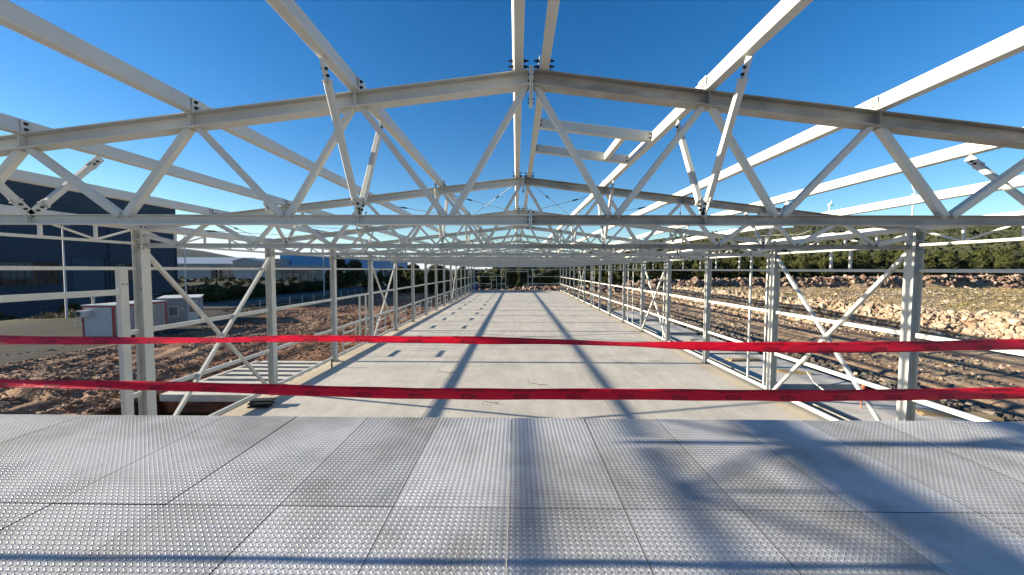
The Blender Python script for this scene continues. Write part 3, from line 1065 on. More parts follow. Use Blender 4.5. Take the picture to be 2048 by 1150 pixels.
# ------------------------------------------------------------------ concrete pieces beside the slab
for k in range(8):
    y = 15.12 + k * .76
    b = MB(); x0 = -14.25 + .25 * (k % 3 == 1); b.beam((x0, y, -.42), (XL - .32, y, -.42), .36, .30, ch=.015)
    o = b.build('concrete_beam', M['concrete'])
    tag(o, 'pale concrete beam in the row of parallel beams spanning the shallow bed left of the floor slab', 'concrete beam', 'parallel concrete beams left of the floor slab')
o = MB().beam((-14.35, 15.0, -.43), (-14.35, 20.7, -.43), .2, .28, ch=.015).build('concrete_kerb', M['concrete'])
tag(o, 'long concrete kerb closing the outer ends of the parallel concrete beams', 'kerb')
slabs = [(11.25, 15.6, 10.2, 14.6, -.10, 'pale concrete slab nearest to the deck on the right, beside the trench'),
         (11.15, 14.9, 16.6, 22.4, -.18, 'concrete slab right of the trench with the yellow formwork timbers lying on it'),
         (11.30, 14.7, 22.9, 29.0, -.20, 'bare concrete slab right of the trench, just beyond the slab with the formwork timbers'),
         (11.35, 14.6, 30.6, 37.0, -.22, 'concrete slab right of the trench, fourth away from the deck'),
         (11.40, 14.6, 39.0, 47.0, -.24, 'farthest pale concrete slab along the right-hand trench')]
for x0, x1, y0, y1, zt_, lb in slabs:
    b = MB()
    b.prism([(x0 + .03, zt_), (x1 - .03, zt_), (x1, zt_ - .03), (x1, zt_ - .55), (x0, zt_ - .55), (x0, zt_ - .03)], y0, y1)
    tag(b.build('concrete_slab', M['concrete']), lb, 'concrete slab')


def timber(loc, rz, n_, L, label, name='formwork_timber', cat='timber', ws=.14, hs_=.06, m='wood'):
    b = MB()
    e = empty(name, loc, rz)
    for k in range(n_):
        MB().beam((-L / 2 + .05 * (k % 2), (k % 3 - 1) * (ws + .02), hs_ / 2 + (k // 3) * (hs_ + .004)), (L / 2 - .03 * (k % 3), (k % 3 - 1) * (ws + .02), hs_ / 2 + (k // 3) * (hs_ + .004)), ws, hs_, ch=.004).build('board', M[m], e)
    tag(e, label, cat)


timber((13.5, 18.5, -.18), R(-20), 4, 1.4, 'yellow formwork timbers stacked on the slab behind the orange pole')
timber((12.5, 20.9, -.18), R(5), 5, 1.7, 'brown formwork boards stacked near the trench edge of the same slab')
timber((14.9, 12.9, -.10), R(-12), 5, 2.2, 'long grey brown boards lying on the nearest right-hand slab', ws=.2, hs_=.04)
timber((12.6, 27.2, -.20), R(30), 2, .9, 'two short offcut boards on the bare slab beyond the timbers', ws=.1, hs_=.04)
# cables, pipes, markers
def wire(name, pts, r, m, label, cat, group=None):
    o = MB().tube(pts, r, 6).build(name, M[m]); tag(o, label, cat, group)


wire('white_cable', [(13.1, 17.2, .35), (12.9, 16.4, -.05), (12.7, 15.6, -.15), (12.55, 15.2, -.45), (12.7, 14.7, -.9), (12.4, 14.3, -1.1)], .03, 'white', 'white cable hanging down from the slab into the right-hand trench', 'cable')
wire('white_hose', [(11.0, 23.6, -.9), (11.2, 22.6, -.35), (11.15, 21.6, -.3), (11.4, 20.6, -.75)], .035, 'white', 'bent white hose bridging the trench beside the right wall', 'hose')
wire('white_hose', [(-9.2, 13.9, .06), (-8.9, 14.4, .05), (-9.1, 15.0, .12), (-9.5, 14.7, .30), (-9.55, 14.5, 1.0)], .022, 'white', 'thin white hose looped at the second left column base', 'hose')
wire('conduit_stub', [(-8.98, 18.2, 0), (-8.98, 18.2, .42)], .04, 'dark', 'short black conduit stub standing on the left edge of the floor', 'pipe')
o = empty('marker_pole', (12.25, 13.45, -.10)); tag(o, 'thin orange marker pole with a red cap on the nearest right-hand slab', 'marker pole')
MB().tube([(0, 0, 0), (.12, .05, .75)], .018, 8).build('pole', M['orange'], o)
MB().tube([(.11, .045, .70), (.13, .055, .95)], [.06, .05], 10).build('cap', M['orange'], o)
o = empty('pallet_block', (-8.9, 12.9, 0)); tag(o, 'dark pile of small planks at the near left corner of the floor', 'planks')
for k in range(4): MB().beam((-.35, .12 * (k % 2), .03 + .055 * k), (.35, .1 * (k % 2) + .03 * k, .03 + .055 * k), .3, .05).build('plank', M['dark'], o)
wl = 'bent piece of thin reinforcing wire lying on the floor slab'
for x, y, a, L in ((-3.9, 13.9, .1, .9), (-1.2, 13.3, .3, .6), (5.0, 19.5, -.2, 1.0), (7.6, 19.6, 2.6, .7), (5.4, 24.0, 1.0, .4), (.5, 15.6, 0, .8), (.9, 24.8, .2, .6), (-3.6, 17.2, .25, .9)):
    c_, s_ = math.cos(a), math.sin(a)
    wire('floor_wire', [(x, y, .004), (x + .02, y, .22), (x + c_ * .1, y + s_ * .1, .10), (x + c_ * L * .6, y + s_ * L * .6, .03), (x + c_ * L, y + s_ * L, .012)], .008, 'bolt', wl, 'wire', 'bent wires on the floor slab')

# ------------------------------------------------------------------ site containers
def zg(x, y): return float(gz(np.array([x]), np.array([y]), False)[0])


c = empty('site_container', (-31.75, 28.3, -.50)); tag(c, 'white site container with red corner frame and a chimney on its roof', 'container')
W_, L_, H_ = 2.42, 4.4, 2.45
b = MB()
b.box(-W_ / 2 + .12, W_ / 2 - .12, .03, .06, .12, H_ - .12)
for k in range(3): b.box(-W_ / 2 + .5 + k * .5, -W_ / 2 + .512 + k * .5, .022, .03, .14, H_ - .14)
b.build('end_wall', M['white'], c)
b = MB()
for sx in (-1, 1):
    b.box(sx * (W_ / 2 - .045) - .01, sx * (W_ / 2 - .045) + .01, .12, L_ - .12, .12, H_ - .12)
    for k in range(22): b.box(sx * (W_ / 2 - .03) - .01, sx * (W_ / 2 - .03) + .01, .2 + k * .19, .28 + k * .19, .14, H_ - .14)
b.box(-W_ / 2 + .12, W_ / 2 - .12, L_ - .06, L_ - .03, .12, H_ - .12)
b.build('side_wall', M['grey'], c)
b = MB()
for sx in (-1, 1):
    for yy in (.06, L_ - .06):
        b.box(sx * (W_ / 2 - .06) - .06, sx * (W_ / 2 - .06) + .06, yy - .06, yy + .06, 0, H_)
    for z in (.06, H_ - .06): b.box(sx * (W_ / 2 - .06) - .055, sx * (W_ / 2 - .06) + .055, .12, L_ - .12, z - .06, z + .055)
for yy in (.06, L_ - .06):
    for z in (.06, H_ - .06): b.box(-W_ / 2 + .12, W_ / 2 - .12, yy - .055, yy + .055, z - .06, z + .055)
b.build('corner_frame', M['red'], c)
MB().box(-W_ / 2 - .02, W_ / 2 + .02, -.03, L_ + .03, H_ + .002, H_ + .07).build('roof', M['white'], c)
o = MB().tube([(-.95, .6, H_ + .07), (-.95, .6, H_ + .55)], .09, 12).tube([(-.95, .6, H_ + .58), (-.95, .6, H_ + .68)], [.16, .05], 12).build('chimney', M['rod'], c)
a = MB().box(-1.30, -.45, -.36, .02, 1.62, 2.1).build('air_conditioner', M['white'], c)
MB().tube([(-1.06, -.365, 1.86), (-1.06, -.385, 1.86)], .19, 16).build('fan_grille', M['dark'], a)

c = empty('office_container', (-32.1, 35.7, -.42), R(37)); tag(c, 'grey site office container with barred windows behind the white container', 'container')
b = MB(); b.box(-1.5, 1.5, 0, 5, 0, 2.35)
for k in range(30): b.box(-1.5 + k * .1, -1.46 + k * .1, -.012, -.001, .05, 2.3)
b.build('wall', M['grey'], c)
MB().box(-1.6, 1.6, -.15, 5.1, 2.352, 2.45).build('roof', M['white'], c)
def bwin(par, x, z, ww, hh, y=-.014):
    o = MB().box(x - ww / 2 - .07, x + ww / 2 + .07, y - .03, y, z - .07, z + hh + .07).build('window', M['white'], par)
    MB().box(x - ww / 2, x + ww / 2, y - .036, y - .031, z, z + hh).build('pane', M['glass'], o)
    b = MB()
    for k in range(7): b.tube([(x - ww / 2 + (k + .5) * ww / 7, y - .06, z - .02), (x - ww / 2 + (k + .5) * ww / 7, y - .06, z + hh + .02)], .012, 5)
    for zz in (z + .05, z + hh - .05): b.box(x - ww / 2, x + ww / 2, y - .065, y - .055, zz - .01, zz + .01)
    b.build('bars', M['white'], o)
bwin(c, -.45, .75, .62, .85)
d = MB().box(.58, 1.38, -.04, -.014, .05, 2.15).build('door', M['white'], c)
MB().box(.70, 1.26, -.05, -.042, 1.05, 1.95).build('door_pane', M['glass'], d)
b = MB()
for k in range(6): b.tube([(.75 + k * .09, -.07, 1.02), (.75 + k * .09, -.07, 1.98)], .012, 5)
b.build('bars', M['white'], d)
MB().box(.12, .30, -.08, -.014, 1.3, 1.5).build('meter_box', M['white'], c)

c = empty('site_trailer', (-37.6, 33.6, -.45), R(12)); tag(c, 'small grey trailer parked on the dusty yard left of the containers', 'trailer')
b = MB(); b.box(-.9, .9, -.55, .55, .42, 1.1); b.box(-.92, .92, -.57, .57, 1.1, 1.14); b.build('body', M['grey'], c)
b = MB(); b.beam((-.9, 0, .45), (-1.9, 0, .42), .07, .07); b.tube([(-1.75, 0, 0), (-1.75, 0, .6)], .03, 8); b.build('drawbar', M['rod'], c)
for sy in (-1, 1):
    o = MB().tube([(.2, sy * .58, .3), (.2, sy * .74, .3)], .3, 18).build('wheel', M['dark'], c)
    MB().tube([(.2, sy * .745, .3), (.2, sy * .755, .3)], .15, 12).build('rim', M['rod'], o)
b = MB(); b.box(-.2, .75, -.4, -.3, 1.14, 1.75); b.box(-.2, -.1, -.3, .4, 1.14, 1.7); b.build('hopper', M['white'], c)

# ------------------------------------------------------------------ buildings
def pane_grid(par, axis_, c0, a0, a1, z0, z1, n1, n2, pale=()):
    """window in a wall; axis_ 'x': wall plane x=c0 running along y (faces +x); 'y': plane y=c0 (faces -y)"""
    def bx(b, a, a2, z, z2, t0, t1):
        if axis_ == 'x': b.box(c0 + t0, c0 + t1, a, a2, z, z2)
        else: b.box(a, a2, c0 - t1, c0 - t0, z, z2)
    b = MB(); t = (a1 - a0) * .012
    for k in range(n1 + 1):
        q = a0 + (a1 - a0) * k / n1; bx(b, q - t / 2, q + t / 2, z0, z1, .02, .14)
    for k in range(n2 + 1):
        q = z0 + (z1 - z0) * k / n2; bx(b, a0, a1, q - t / 2, q + t / 2, .02, .12)
    f = b.build('window', M['navy_top'] if axis_ == 'x' and c0 < -100 else M['grey'], par)
    b = MB(); bx(b, a0, a1, z0, z1, .004, .03); b.build('pane', M['glass'], f)
    if pale:
        b = MB()
        for (p, q, r, s_) in pale: bx(b, a0 + (a1 - a0) * p, a0 + (a1 - a0) * q, z0 + (z1 - z0) * r, z0 + (z1 - z0) * s_, .032, .04)
        b.build('pane', M['glass_reflection'], f)  # pale patches over the panes, window reflections put in as colour


NB_ = empty('industrial_hall', (0, 0, 0)); tag(NB_, 'large windowed navy blue industrial hall at the far left', 'industrial building')
X_ = -108.0
b = MB(); b.box(X_ - 60, X_, 52, 120, -8, 17.0)
for k in range(6):
    z = -4 + k * 3.4; b.box(X_, X_ + .05, 52, 120, z, z + .08)
for k in range(11): b.box(X_, X_ + .04, 54.5 + k * 6.2, 54.58 + k * 6.2, -8, 16.9)
for yy in (74.4, 99.6, 119.2): b.box(X_ + .06, X_ + .22, yy, yy + .16, -7, 16.9)
b.build('lower_wall', M['navy'], NB_)
b = MB(); b.box(X_ - 60, X_, 52, 120, 17.0, 23.6); b.box(X_, X_ + .05, 52, 120, 20.2, 20.3); b.box(X_, X_ + .05, 52, 120, 17.0, 17.1); b.build('upper_wall', M['navy_top'], NB_)
MB().box(X_ - 60.2, X_ + .25, 51.8, 120.2, 23.6, 24.0).build('roof', M['roof'], NB_)
pane_grid(NB_, 'x', X_, 76.0, 88.5, 1.0, 6.3, 10, 4, ((.18, .62, .30, .95), (.0, .1, .3, .6)))
pane_grid(NB_, 'x', X_, 100.6, 107.5, .8, 6.2, 6, 5, ((.1, .45, .2, .95), (.6, .9, .1, .6)))
b = MB(); b.box(X_, X_ + .06, 91.2, 98.5, -6.5, 7.3)
for k in range(14): b.box(X_ + .06, X_ + .09, 91.2, 98.5, -6.4 + k, -6.3 + k)
b.build('roller_door', M['navy_door'], NB_)
b = MB(); b.box(X_, X_ + .35, 98.5, 99.0, -6.5, 7.6); b.box(X_, X_ + .35, 90.9, 99.0, 7.3, 7.6); b.build('door_frame', M['navy_top'], NB_)

WB = empty('warehouse', (0, 0, 0)); tag(WB, 'long low grey warehouse with pale sheet roof and open bays with yellow panels', 'warehouse')
b = MB(); b.box(-270, -228, 280, 310, -6, 8.1); b.box(-228, -208, 286, 310, -6, 8.1); b.box(-228, -208, 280, 286, 6.4, 8.1)
for x in (-228, -222, -215, -208.6): b.box(x, x + .7, 280, 281, -6, 6.4)
b.build('wall', M['grey'], WB)
MB().box(-227.8, -208.4, 285.4, 285.9, -6, 6.3).build('dark_bay', M['glass'], WB)
for x0, x1 in ((-226.5, -223.5), (-214.5, -210)): MB().box(x0, x1, 285.0, 285.4, -5, 1.5).build('yellow_panel', M['yellow'], WB)
b = MB(); b.add([(-271, 279, 8.1), (-207, 279, 8.1), (-207, 300, 13.3), (-271, 300, 13.3), (-271, 279, 8.5), (-207, 279, 8.5), (-207, 300, 13.7), (-271, 300, 13.7)],
                [(0, 1, 2, 3), (4, 5, 6, 7), (0, 1, 5, 4), (1, 2, 6, 5), (2, 3, 7, 6), (3, 0, 4, 7)]); b.build('roof', M['roof'], WB)
GB = empty('gabled_shed', (0, 0, 0)); tag(GB, 'grey gabled workshop attached to the right end of the long warehouse', 'warehouse')
b = MB(); b.prism([(-207.5, -6), (-184, -6), (-184, 9.2), (-199, 12.0), (-207.5, 9.8)], 276, 300); b.build('wall', M['grey'], GB)
b = MB(); b.prism([(-208, 9.9), (-199, 12.1), (-183.5, 9.3), (-183.5, 9.8), (-199, 12.7), (-208, 10.4)], 275.5, 300.5); b.build('roof', M['grey'], GB)
for k in range(3): pane_grid(GB, 'y', 276, -205.5 + k * 7, -200.5 + k * 7, 4.5, 7.8, 5, 2)
for k in range(3): MB().box(-205 + k * 7, -201 + k * 7, 275.8, 275.99, -5, 1.5).build('door', M['roof'], GB)

BB = empty('blue_hall', (0, 0, 0)); tag(BB, 'long bright blue and white factory hall receding behind the left columns', 'industrial building')
MB().box(-157, -149, 251, 520, -6, 4.5).build('lower_wall', M['white'], BB)
MB().box(-157, -149, 251, 520, 4.5, 14.0).build('upper_wall', M['blue'], BB)
MB().box(-157.4, -148.6, 250.6, 520.4, 14.0, 14.6).build('roof', M['white'], BB)
for k in range(7): pane_grid(BB, 'x', -149, 268 + k * 36, 288 + k * 36, -2.5, 5.5, 6, 3)
for k in range(3):
    MB().box(-149, -148.9, 292 + k * 70, 300 + k * 70, -6, 4).build('gate', M['glass'], BB)
AB = empty('white_office_block', (0, 0, 0)); tag(AB, 'white flat roofed office block with dark canopy in front of the blue hall', 'office building')
b = MB(); b.box(-156.6, -150.2, 242, 250, -4, 11.3); b.box(-150.2, -125, 243, 250, -4, 7.0); b.build('wall', M['grey'], AB)
b = MB(); b.box(-154.5, -125, 234, 241.9, 3.9, 4.5); b.build('canopy', M['navy_top'], AB)
for k in range(7): MB().box(-153.5 + k * 4.5, -153 + k * 4.5, 234.3, 234.8, -4, 3.9).build('pillar', M['grey'], AB)
pane_grid(AB, 'y', 242, -155.8, -151, 6.5, 8.6, 4, 1); pane_grid(AB, 'y', 243, -134, -128, 2.0, 5.5, 4, 2)
pane_grid(AB, 'y', 243, -148, -138, -2.5, 2, 6, 2)

for x, y, w_, d_, h_, lb in ((-176, 300, 16, 14, 9, 'small grey block between the gabled workshop and the white office block'), (-118, 560, 30, 20, 10, 'distant white building past the end of the blue hall'), (-75, 620, 24, 16, 8, 'faraway low pale house nearest to the hall end')):
    e = empty('distant_building', (x, y, -4)); tag(e, lb, 'building')
    MB().box(-w_ / 2, w_ / 2, 0, d_, 0, h_).build('wall', M['white' if y > 400 else 'grey'], e)
    MB().prism([(-w_ / 2 - .4, h_), (w_ / 2 + .4, h_), (0, h_ + 2.2)], -.4, d_ + .4).build('roof', M['roof'], e)
    for k in range(4): MB().box(-w_ / 2 + 1.5 + k * w_ / 4.4, -w_ / 2 + 3.3 + k * w_ / 4.4, -.06, -.005, h_ * .45, h_ * .75).build('window', M['glass'], e)

# ------------------------------------------------------------------ lamps, fences, toilet, turbines
lamps = [(-48.2, 40, 9.8), (-47.5, 54, 10.6), (-37.2, 73, 9), (-41.5, 118, 9.0), (-37.0, 112, 9.0), (-40, 150, 9), (-42, 182, 9), (-40, 215, 9), (-52, 148, 9), (-50, 190, 9)]
lmp = None
for k, (x, y, h_) in enumerate(lamps):
    if k < 3 or lmp is None:
        e = empty('street_lamp', (x, y, zg(x, y)))
        MB().tube([(0, 0, 0), (0, 0, h_)], [.11, .055], 10).build('pole', M['white'], e)
        b = MB(); b.tube([(0, 0, h_ - .1), (.15, 0, h_ + .03), (.3, 0, h_ + .03)], .035, 6); b.build('arm', M['white'], e)
        MB().box(.2, .75, -.1, .1, h_, h_ + .09).build('lamp_head', M['grey'], e)
        lmp = e
    else:
        e = copy_tree(lmp); e.location = (x, y, zg(x, y))
    e['group'] = 'street lamps along the left road'; e['category'] = 'street lamp'
    e['label'] = ['nearest tall white street lamp in front of the navy hall', 'white street lamp standing just behind the grey office container', 'street lamp seen before the blue and white hall'][k] if k < 3 else 'thin distant white street lamp along the road beyond the left wall'


def fence(name, x0, y0, x1, y1, sp, h_, m, label):
    e = empty(name, (x0, y0, 0)); tag(e, label, 'fence')
    n_ = int(math.hypot(x1 - x0, y1 - y0) / sp)
    tops = []
    for k in range(n_ + 1):
        t = k / n_; x = x0 + (x1 - x0) * t; y = y0 + (y1 - y0) * t; z = zg(x, y)
        MB().beam((x - x0, y - y0, z - .2), (x - x0, y - y0, z + h_), .09, .09, (0, 1, 0)).build('post', M[m], e)
        tops.append((x - x0, y - y0, z))
    b = MB()
    for q in (.25, .5, .75, .97):
        b.tube([(x, y, z + h_ * q) for x, y, z in tops], .012, 4)
    b.build('wire', M['rod'], e)


fence('wire_fence', -30.7, 42, -30.7, 96, 3.0, 1.5, 'grey', 'low wire fence on pale concrete posts along the edge of the dug ground')
fence('mesh_fence', -60, 60, -58, 150, 3.4, 1.9, 'bark', 'tall thin dark fence beyond the road in front of the shrubs')

c = empty('portable_toilet', (-9.55, 88.6, zg(-9.55, 88.6) + .02)); c['label'] = 'blue portable toilet standing beyond the far left corner of the hall'; c['category'] = 'portable toilet'
MB().box(-.58, .58, -.58, .58, .0, 2.05).build('cabin', M['toilet'], c)
MB().prism([(-.62, 2.052), (.62, 2.052), (.5, 2.28), (0, 2.36), (-.5, 2.28)], -.62, .62).build('roof', M['white'], c)
d = MB().box(-.42, .42, -.62, -.585, .1, 1.95).build('door', M['toilet'], c)
MB().box(-.2, .1, -.64, -.622, 1.5, 1.72).build('door_sign', M['white'], d)

for px, py, Y, L, ph, lb in ((1827, 389, 640, 24, 25, 'larger white wind turbine above the right-hand hill'), (1659, 409, 1500, 16, 0, 'smaller distant wind turbine left of the large one'),
                             (475, 531, 2600, 17, 40, 'tiny wind turbine on the left horizon beside the hill'), (511, 533, 2600, 17, 80, 'tiny wind turbine on the left horizon farther from the hill')):
    p = at(px, py, Y)
    zb = min(p.z - 12, float(gz(np.array([p.x]), np.array([Y]))[0]) - 1)
    e = empty('wind_turbine', (p.x, Y, p.z)); tag(e, lb, 'wind turbine')
    k = Y / 640 * .8
    MB().tube([(0, 0, zb - p.z), (0, 0, 0)], [2.0 * k, 1.1 * k], 12).build('tower', M['white'], e)
    MB().box(-1.3 * k, 1.3 * k, -3 * k, 3.5 * k, -1.2 * k, 1.3 * k).build('nacelle', M['white'], e)
    MB().tube([(0, -3 * k, 0), (0, -5 * k, 0)], [1.4 * k, .5 * k], 10).build('hub', M['white'], e)
    for q in range(3):
        a = R(ph + q * 120 + 90); dx_, dz_ = math.cos(a), math.sin(a)
        MB().tube([(dx_ * .8, -4 * k, dz_ * .8), (dx_ * L * .25, -4 * k, dz_ * L * .25), (dx_ * L, -4.2 * k, dz_ * L)], [.6 * k, 1.0 * k, .15 * k], 6).build('blade', M['white'], e)

# ------------------------------------------------------------------ stones
def ico():
    t = (1 + 5 ** .5) / 2
    v = np.array([(-1, t, 0), (1, t, 0), (-1, -t, 0), (1, -t, 0), (0, -1, t), (0, 1, t), (0, -1, -t), (0, 1, -t), (t, 0, -1), (t, 0, 1), (-t, 0, -1), (-t, 0, 1)], float)
    v /= np.linalg.norm(v[0])
    f = np.array([(0, 11, 5), (0, 5, 1), (0, 1, 7), (0, 7, 10), (0, 10, 11), (1, 5, 9), (5, 11, 4), (11, 10, 2), (10, 7, 6), (7, 1, 8), (3, 9, 4), (3, 4, 2), (3, 2, 6), (3, 6, 8), (3, 8, 9), (4, 9, 5), (2, 4, 11), (6, 2, 10), (8, 6, 7), (9, 8, 1)])
    return v, f


IV, IF = ico()


def blobs(name, P, size, mats, cols, flat=.7, jit=.28, sink=.2, tall=None):
    n_ = len(P)
    base = IV[None] * (1 + RNG.uniform(-jit, jit, (n_, 12, 1))) + RNG.uniform(-jit, jit, (n_, 12, 3))
    sc = size[:, None] * RNG.uniform(.5, 1.4, (n_, 3)); sc[:, 2] *= flat
    if tall is not None: sc[:, 2] = tall
    base = base * sc[:, None, :]
    a = RNG.uniform(0, 2 * math.pi, n_); c_, s_ = np.cos(a), np.sin(a)
    x = base[:, :, 0] * c_[:, None] - base[:, :, 1] * s_[:, None]
    y = base[:, :, 0] * s_[:, None] + base[:, :, 1] * c_[:, None]
    V_ = np.stack([x, y, base[:, :, 2]], 2) + P[:, None, :]
    V_[:, :, 2] += (sc[:, 2] * (1 - sink))[:, None] * .5
    F_ = (IF[None] + (np.arange(n_) * 12)[:, None, None]).reshape(-1, 3)
    C_ = np.repeat(cols, 12, axis=0) * 0.46 if cols is not None else None
    return npmesh(name, V_.reshape(-1, 3), F_, mats, C_)


def stone_field(name, n_, xr, yr, smin, smax, dark, light, ok, powr=3.0, flat=.65):
    x = RNG.uniform(*xr, n_); y = yr[0] + (yr[1] - yr[0]) * RNG.uniform(0, 1, n_) ** 1.6
    k = ok(x, y) & ~((np.abs(x - XC) < 9.95) & (y < YEND + .4) & (y > 3)); x, y = x[k], y[k]
    sz = smin + (smax - smin) * RNG.uniform(0, 1, len(x)) ** powr
    sz = sz * (1 + .012 * np.maximum(y - 20, 0))
    P = np.stack([x, y, gz(x, y)], 1)
    t = RNG.uniform(0, 1, (len(x), 1)) ** 1.5
    cl = np.array(dark) * (1 - t) + np.array(light) * t
    o = link(name, blobs(name, P, sz, M['stone'], cl, flat=flat))
    tag(o, kind='stuff'); return o


dn = lambda x, y: fbm(x * .35, y * .18, 91, 3)
o = stone_field('rubble', 62000, (-31, XL - .3), (9, 110), .02, .11, (.27, .145, .09), (.60, .46, .36), lambda x, y: (dn(x, y) > -.16) & ~((x > -15) & (y > 12.5) & (y < 21)))
tag(o, 'reddish broken stones strewn over the dug ground left of the hall', 'rubble')
o = stone_field('rubble', 42000, (11, 40), (8, 100), .018, .13, (.32, .24, .17), (.72, .58, .44), lambda x, y: (dn(x, y) > -.02) & ((x > 15.4) | (x < 11.3) | (y > 48)))
tag(o, 'pale limestone rubble over the dug ground right of the hall', 'rubble')
o = stone_field('dark_rubble', 5000, (14.8, 18.2), (11, 40), .05, .22, (.10, .09, .08), (.34, .30, .26), lambda x, y: x > 14.9)
tag(o, 'dark loose stones heaped right of the concrete slabs', 'rubble')
# rocks on the cut faces
n_ = 17000
y = 14 + 78 * RNG.uniform(0, 1, n_) ** 1.3; x = bank_x(y) + RNG.normal(1.3, 1.0, n_)
k = (x > 14); x, y = x[k], y[k]
t = RNG.uniform(0, 1, (len(x), 1))
cl = np.array((.50, .34, .22)) * (1 - t) + np.array((.80, .68, .52)) * t
o = link('bank_rocks', blobs('bank_rocks', np.stack([x, y, gz(x, y)], 1), (.04 + .26 * RNG.uniform(0, 1, len(x)) ** 2.5), M['stone'], cl, flat=.8))
tag(o, 'pale orange rocks on the face of the long cut bank to the right', 'rock face', kind='stuff')
n_ = 8000
x = RNG.uniform(-11, 160, n_); y = 90.2 + RNG.normal(0, .9, n_) + 1.6 * vn(x * .12, x * 0, 41)
t = RNG.uniform(0, 1, (n_, 1))
cl = np.array((.28, .15, .10)) * (1 - t) + np.array((.66, .52, .42)) * t
o = link('bank_rocks', blobs('bank_rocks', np.stack([x, y, gz(x, y)], 1), (.10 + .38 * RNG.uniform(0, 1, n_) ** 2), M['stone'], cl, flat=.9))
tag(o, 'rough rocks of the cut along the foot of the wood behind the hall', 'rock face', kind='stuff')
# loose stones on the grassy terrace
n_ = 14000
y = 16 + 72 * RNG.uniform(0, 1, n_) ** 1.1; x = bank_x(y) + 2 + RNG.uniform(0, 1, n_) ** 1.3 * 90
t = RNG.uniform(0, 1, (n_, 1))
cl = np.array((.36, .29, .2)) * (1 - t) + np.array((.72, .6, .46)) * t
o = link('field_stones', blobs('field_stones', np.stack([x, y, gz(x, y)], 1), .04 + .17 * RNG.uniform(0, 1, n_) ** 3, M['stone'], cl, flat=.6))
tag(o, 'loose stones scattered over the dry grassy terrace above the bank', 'rubble', kind='stuff')


# grass tufts
def grass_field(name, P, h_, label, m='grass', nb=7, spread=.22):
    n_ = len(P)
    a = RNG.uniform(0, 2 * math.pi, (n_, nb)); r = RNG.uniform(0, spread, (n_, nb))
    bx = P[:, None, 0] + np.cos(a) * r; by = P[:, None, 1] + np.sin(a) * r
    bz = np.repeat(P[:, None, 2], nb, 1) - .03
    hh = h_[:, None] * RNG.uniform(.5, 1.1, (n_, nb))
    tw = RNG.uniform(0, math.pi, (n_, nb)); wd = .03 + .10 * hh
    b0 = np.stack([bx - np.cos(tw) * wd, by - np.sin(tw) * wd, bz], 2)
    b1 = np.stack([bx + np.cos(tw) * wd, by + np.sin(tw) * wd, bz], 2)
    ln = RNG.normal(0, .3, (n_, nb, 2)) * hh[..., None]
    tp = np.stack([bx + ln[..., 0], by + ln[..., 1], bz + hh], 2)
    V_ = np.stack([b0, b1, tp], 2).reshape(-1, 3)
    F_ = np.arange(len(V_)).reshape(-1, 3)
    o = link(name, npmesh(name, V_, F_, M[m])); tag(o, label, 'grass', kind='stuff')


n_ = 24000
y = 18 + 70 * RNG.uniform(0, 1, n_); x = bank_x(y) + 3 + RNG.uniform(0, 1, n_) * 95
k = (fbm(x * .16, y * .3, 71, 4) > -.02) | ((y > 74) & (fbm(x * .3, y * .3, 72, 2) > -.1)); x, y = x[k], y[k]
grass_field('dry_grass', np.stack([x, y, gz(x, y)], 1), .08 + .28 * RNG.uniform(0, 1, len(x)) ** 2, 'dry yellow grass tufts over the terrace right of the hall')
n_ = 6000
y = 40 + 180 * RNG.uniform(0, 1, n_) ** 1.4; x = RNG.uniform(-100, -31.5, n_)
k = ((x < -47) | (x > -37)) & (fbm(x * .06, y * .05, 73, 3) > -.1); x, y = x[k], y[k]
grass_field('verge_grass', np.stack([x, y, gz(x, y)], 1), .25 + .6 * RNG.uniform(0, 1, len(x)) ** 2, 'yellow green verge grass beside the road on the left', spread=.5)


# ------------------------------------------------------------------ trees and shrubs
def crown_mesh(seed, h_, rad, kind, nleaf):
    rg = np.random.default_rng(seed)
    nl = 16
    # lobe centres inside an uneven envelope
    zc = rg.uniform(.18, .95, nl); env = (np.sin(np.clip(zc, 0, 1) * math.pi * .9 + .25) if kind == 'round' else (1.05 - zc))
    a = rg.uniform(0, 2 * math.pi, nl); rr = rad * env * rg.uniform(.25, .8, nl)
    cx, cy, cz = np.cos(a) * rr, np.sin(a) * rr, zc * h_
    lr = rad * rg.uniform(.28, .52, nl) * (.65 + .5 * env)
    k = rg.integers(0, nl, nleaf)
    d = rg.normal(size=(nleaf, 3)); d /= np.linalg.norm(d, axis=1)[:, None]
    rr2 = rg.uniform(.45, 1.08, nleaf) ** .6
    c_ = np.stack([cx[k], cy[k], cz[k]], 1) + d * (lr[k] * rr2)[:, None] * np.array([1, 1, .8])
    c_[:, 2] = np.maximum(c_[:, 2], .12)
    u = rg.normal(size=(nleaf, 3)); u /= np.linalg.norm(u, axis=1)[:, None]
    # leaf clumps lie roughly across the outward direction
    nrm = d * .8 + rg.normal(size=(nleaf, 3)) * .45
    u = np.cross(nrm, u); u /= np.linalg.norm(u, axis=1)[:, None]
    v = np.cross(nrm, u); v /= np.linalg.norm(v, axis=1)[:, None]
    s_ = rg.uniform(.10, .24, nleaf)[:, None] * (rad / 2.0) ** .5
    Q = np.stack([c_ - u * s_, c_ - v * s_ * .6, c_ + u * s_ * 1.2, c_ + v * s_ * .7], 1)
    return npmesh('crown', Q.reshape(-1, 3), np.arange(nleaf * 4).reshape(-1, 4), M['leaf'])


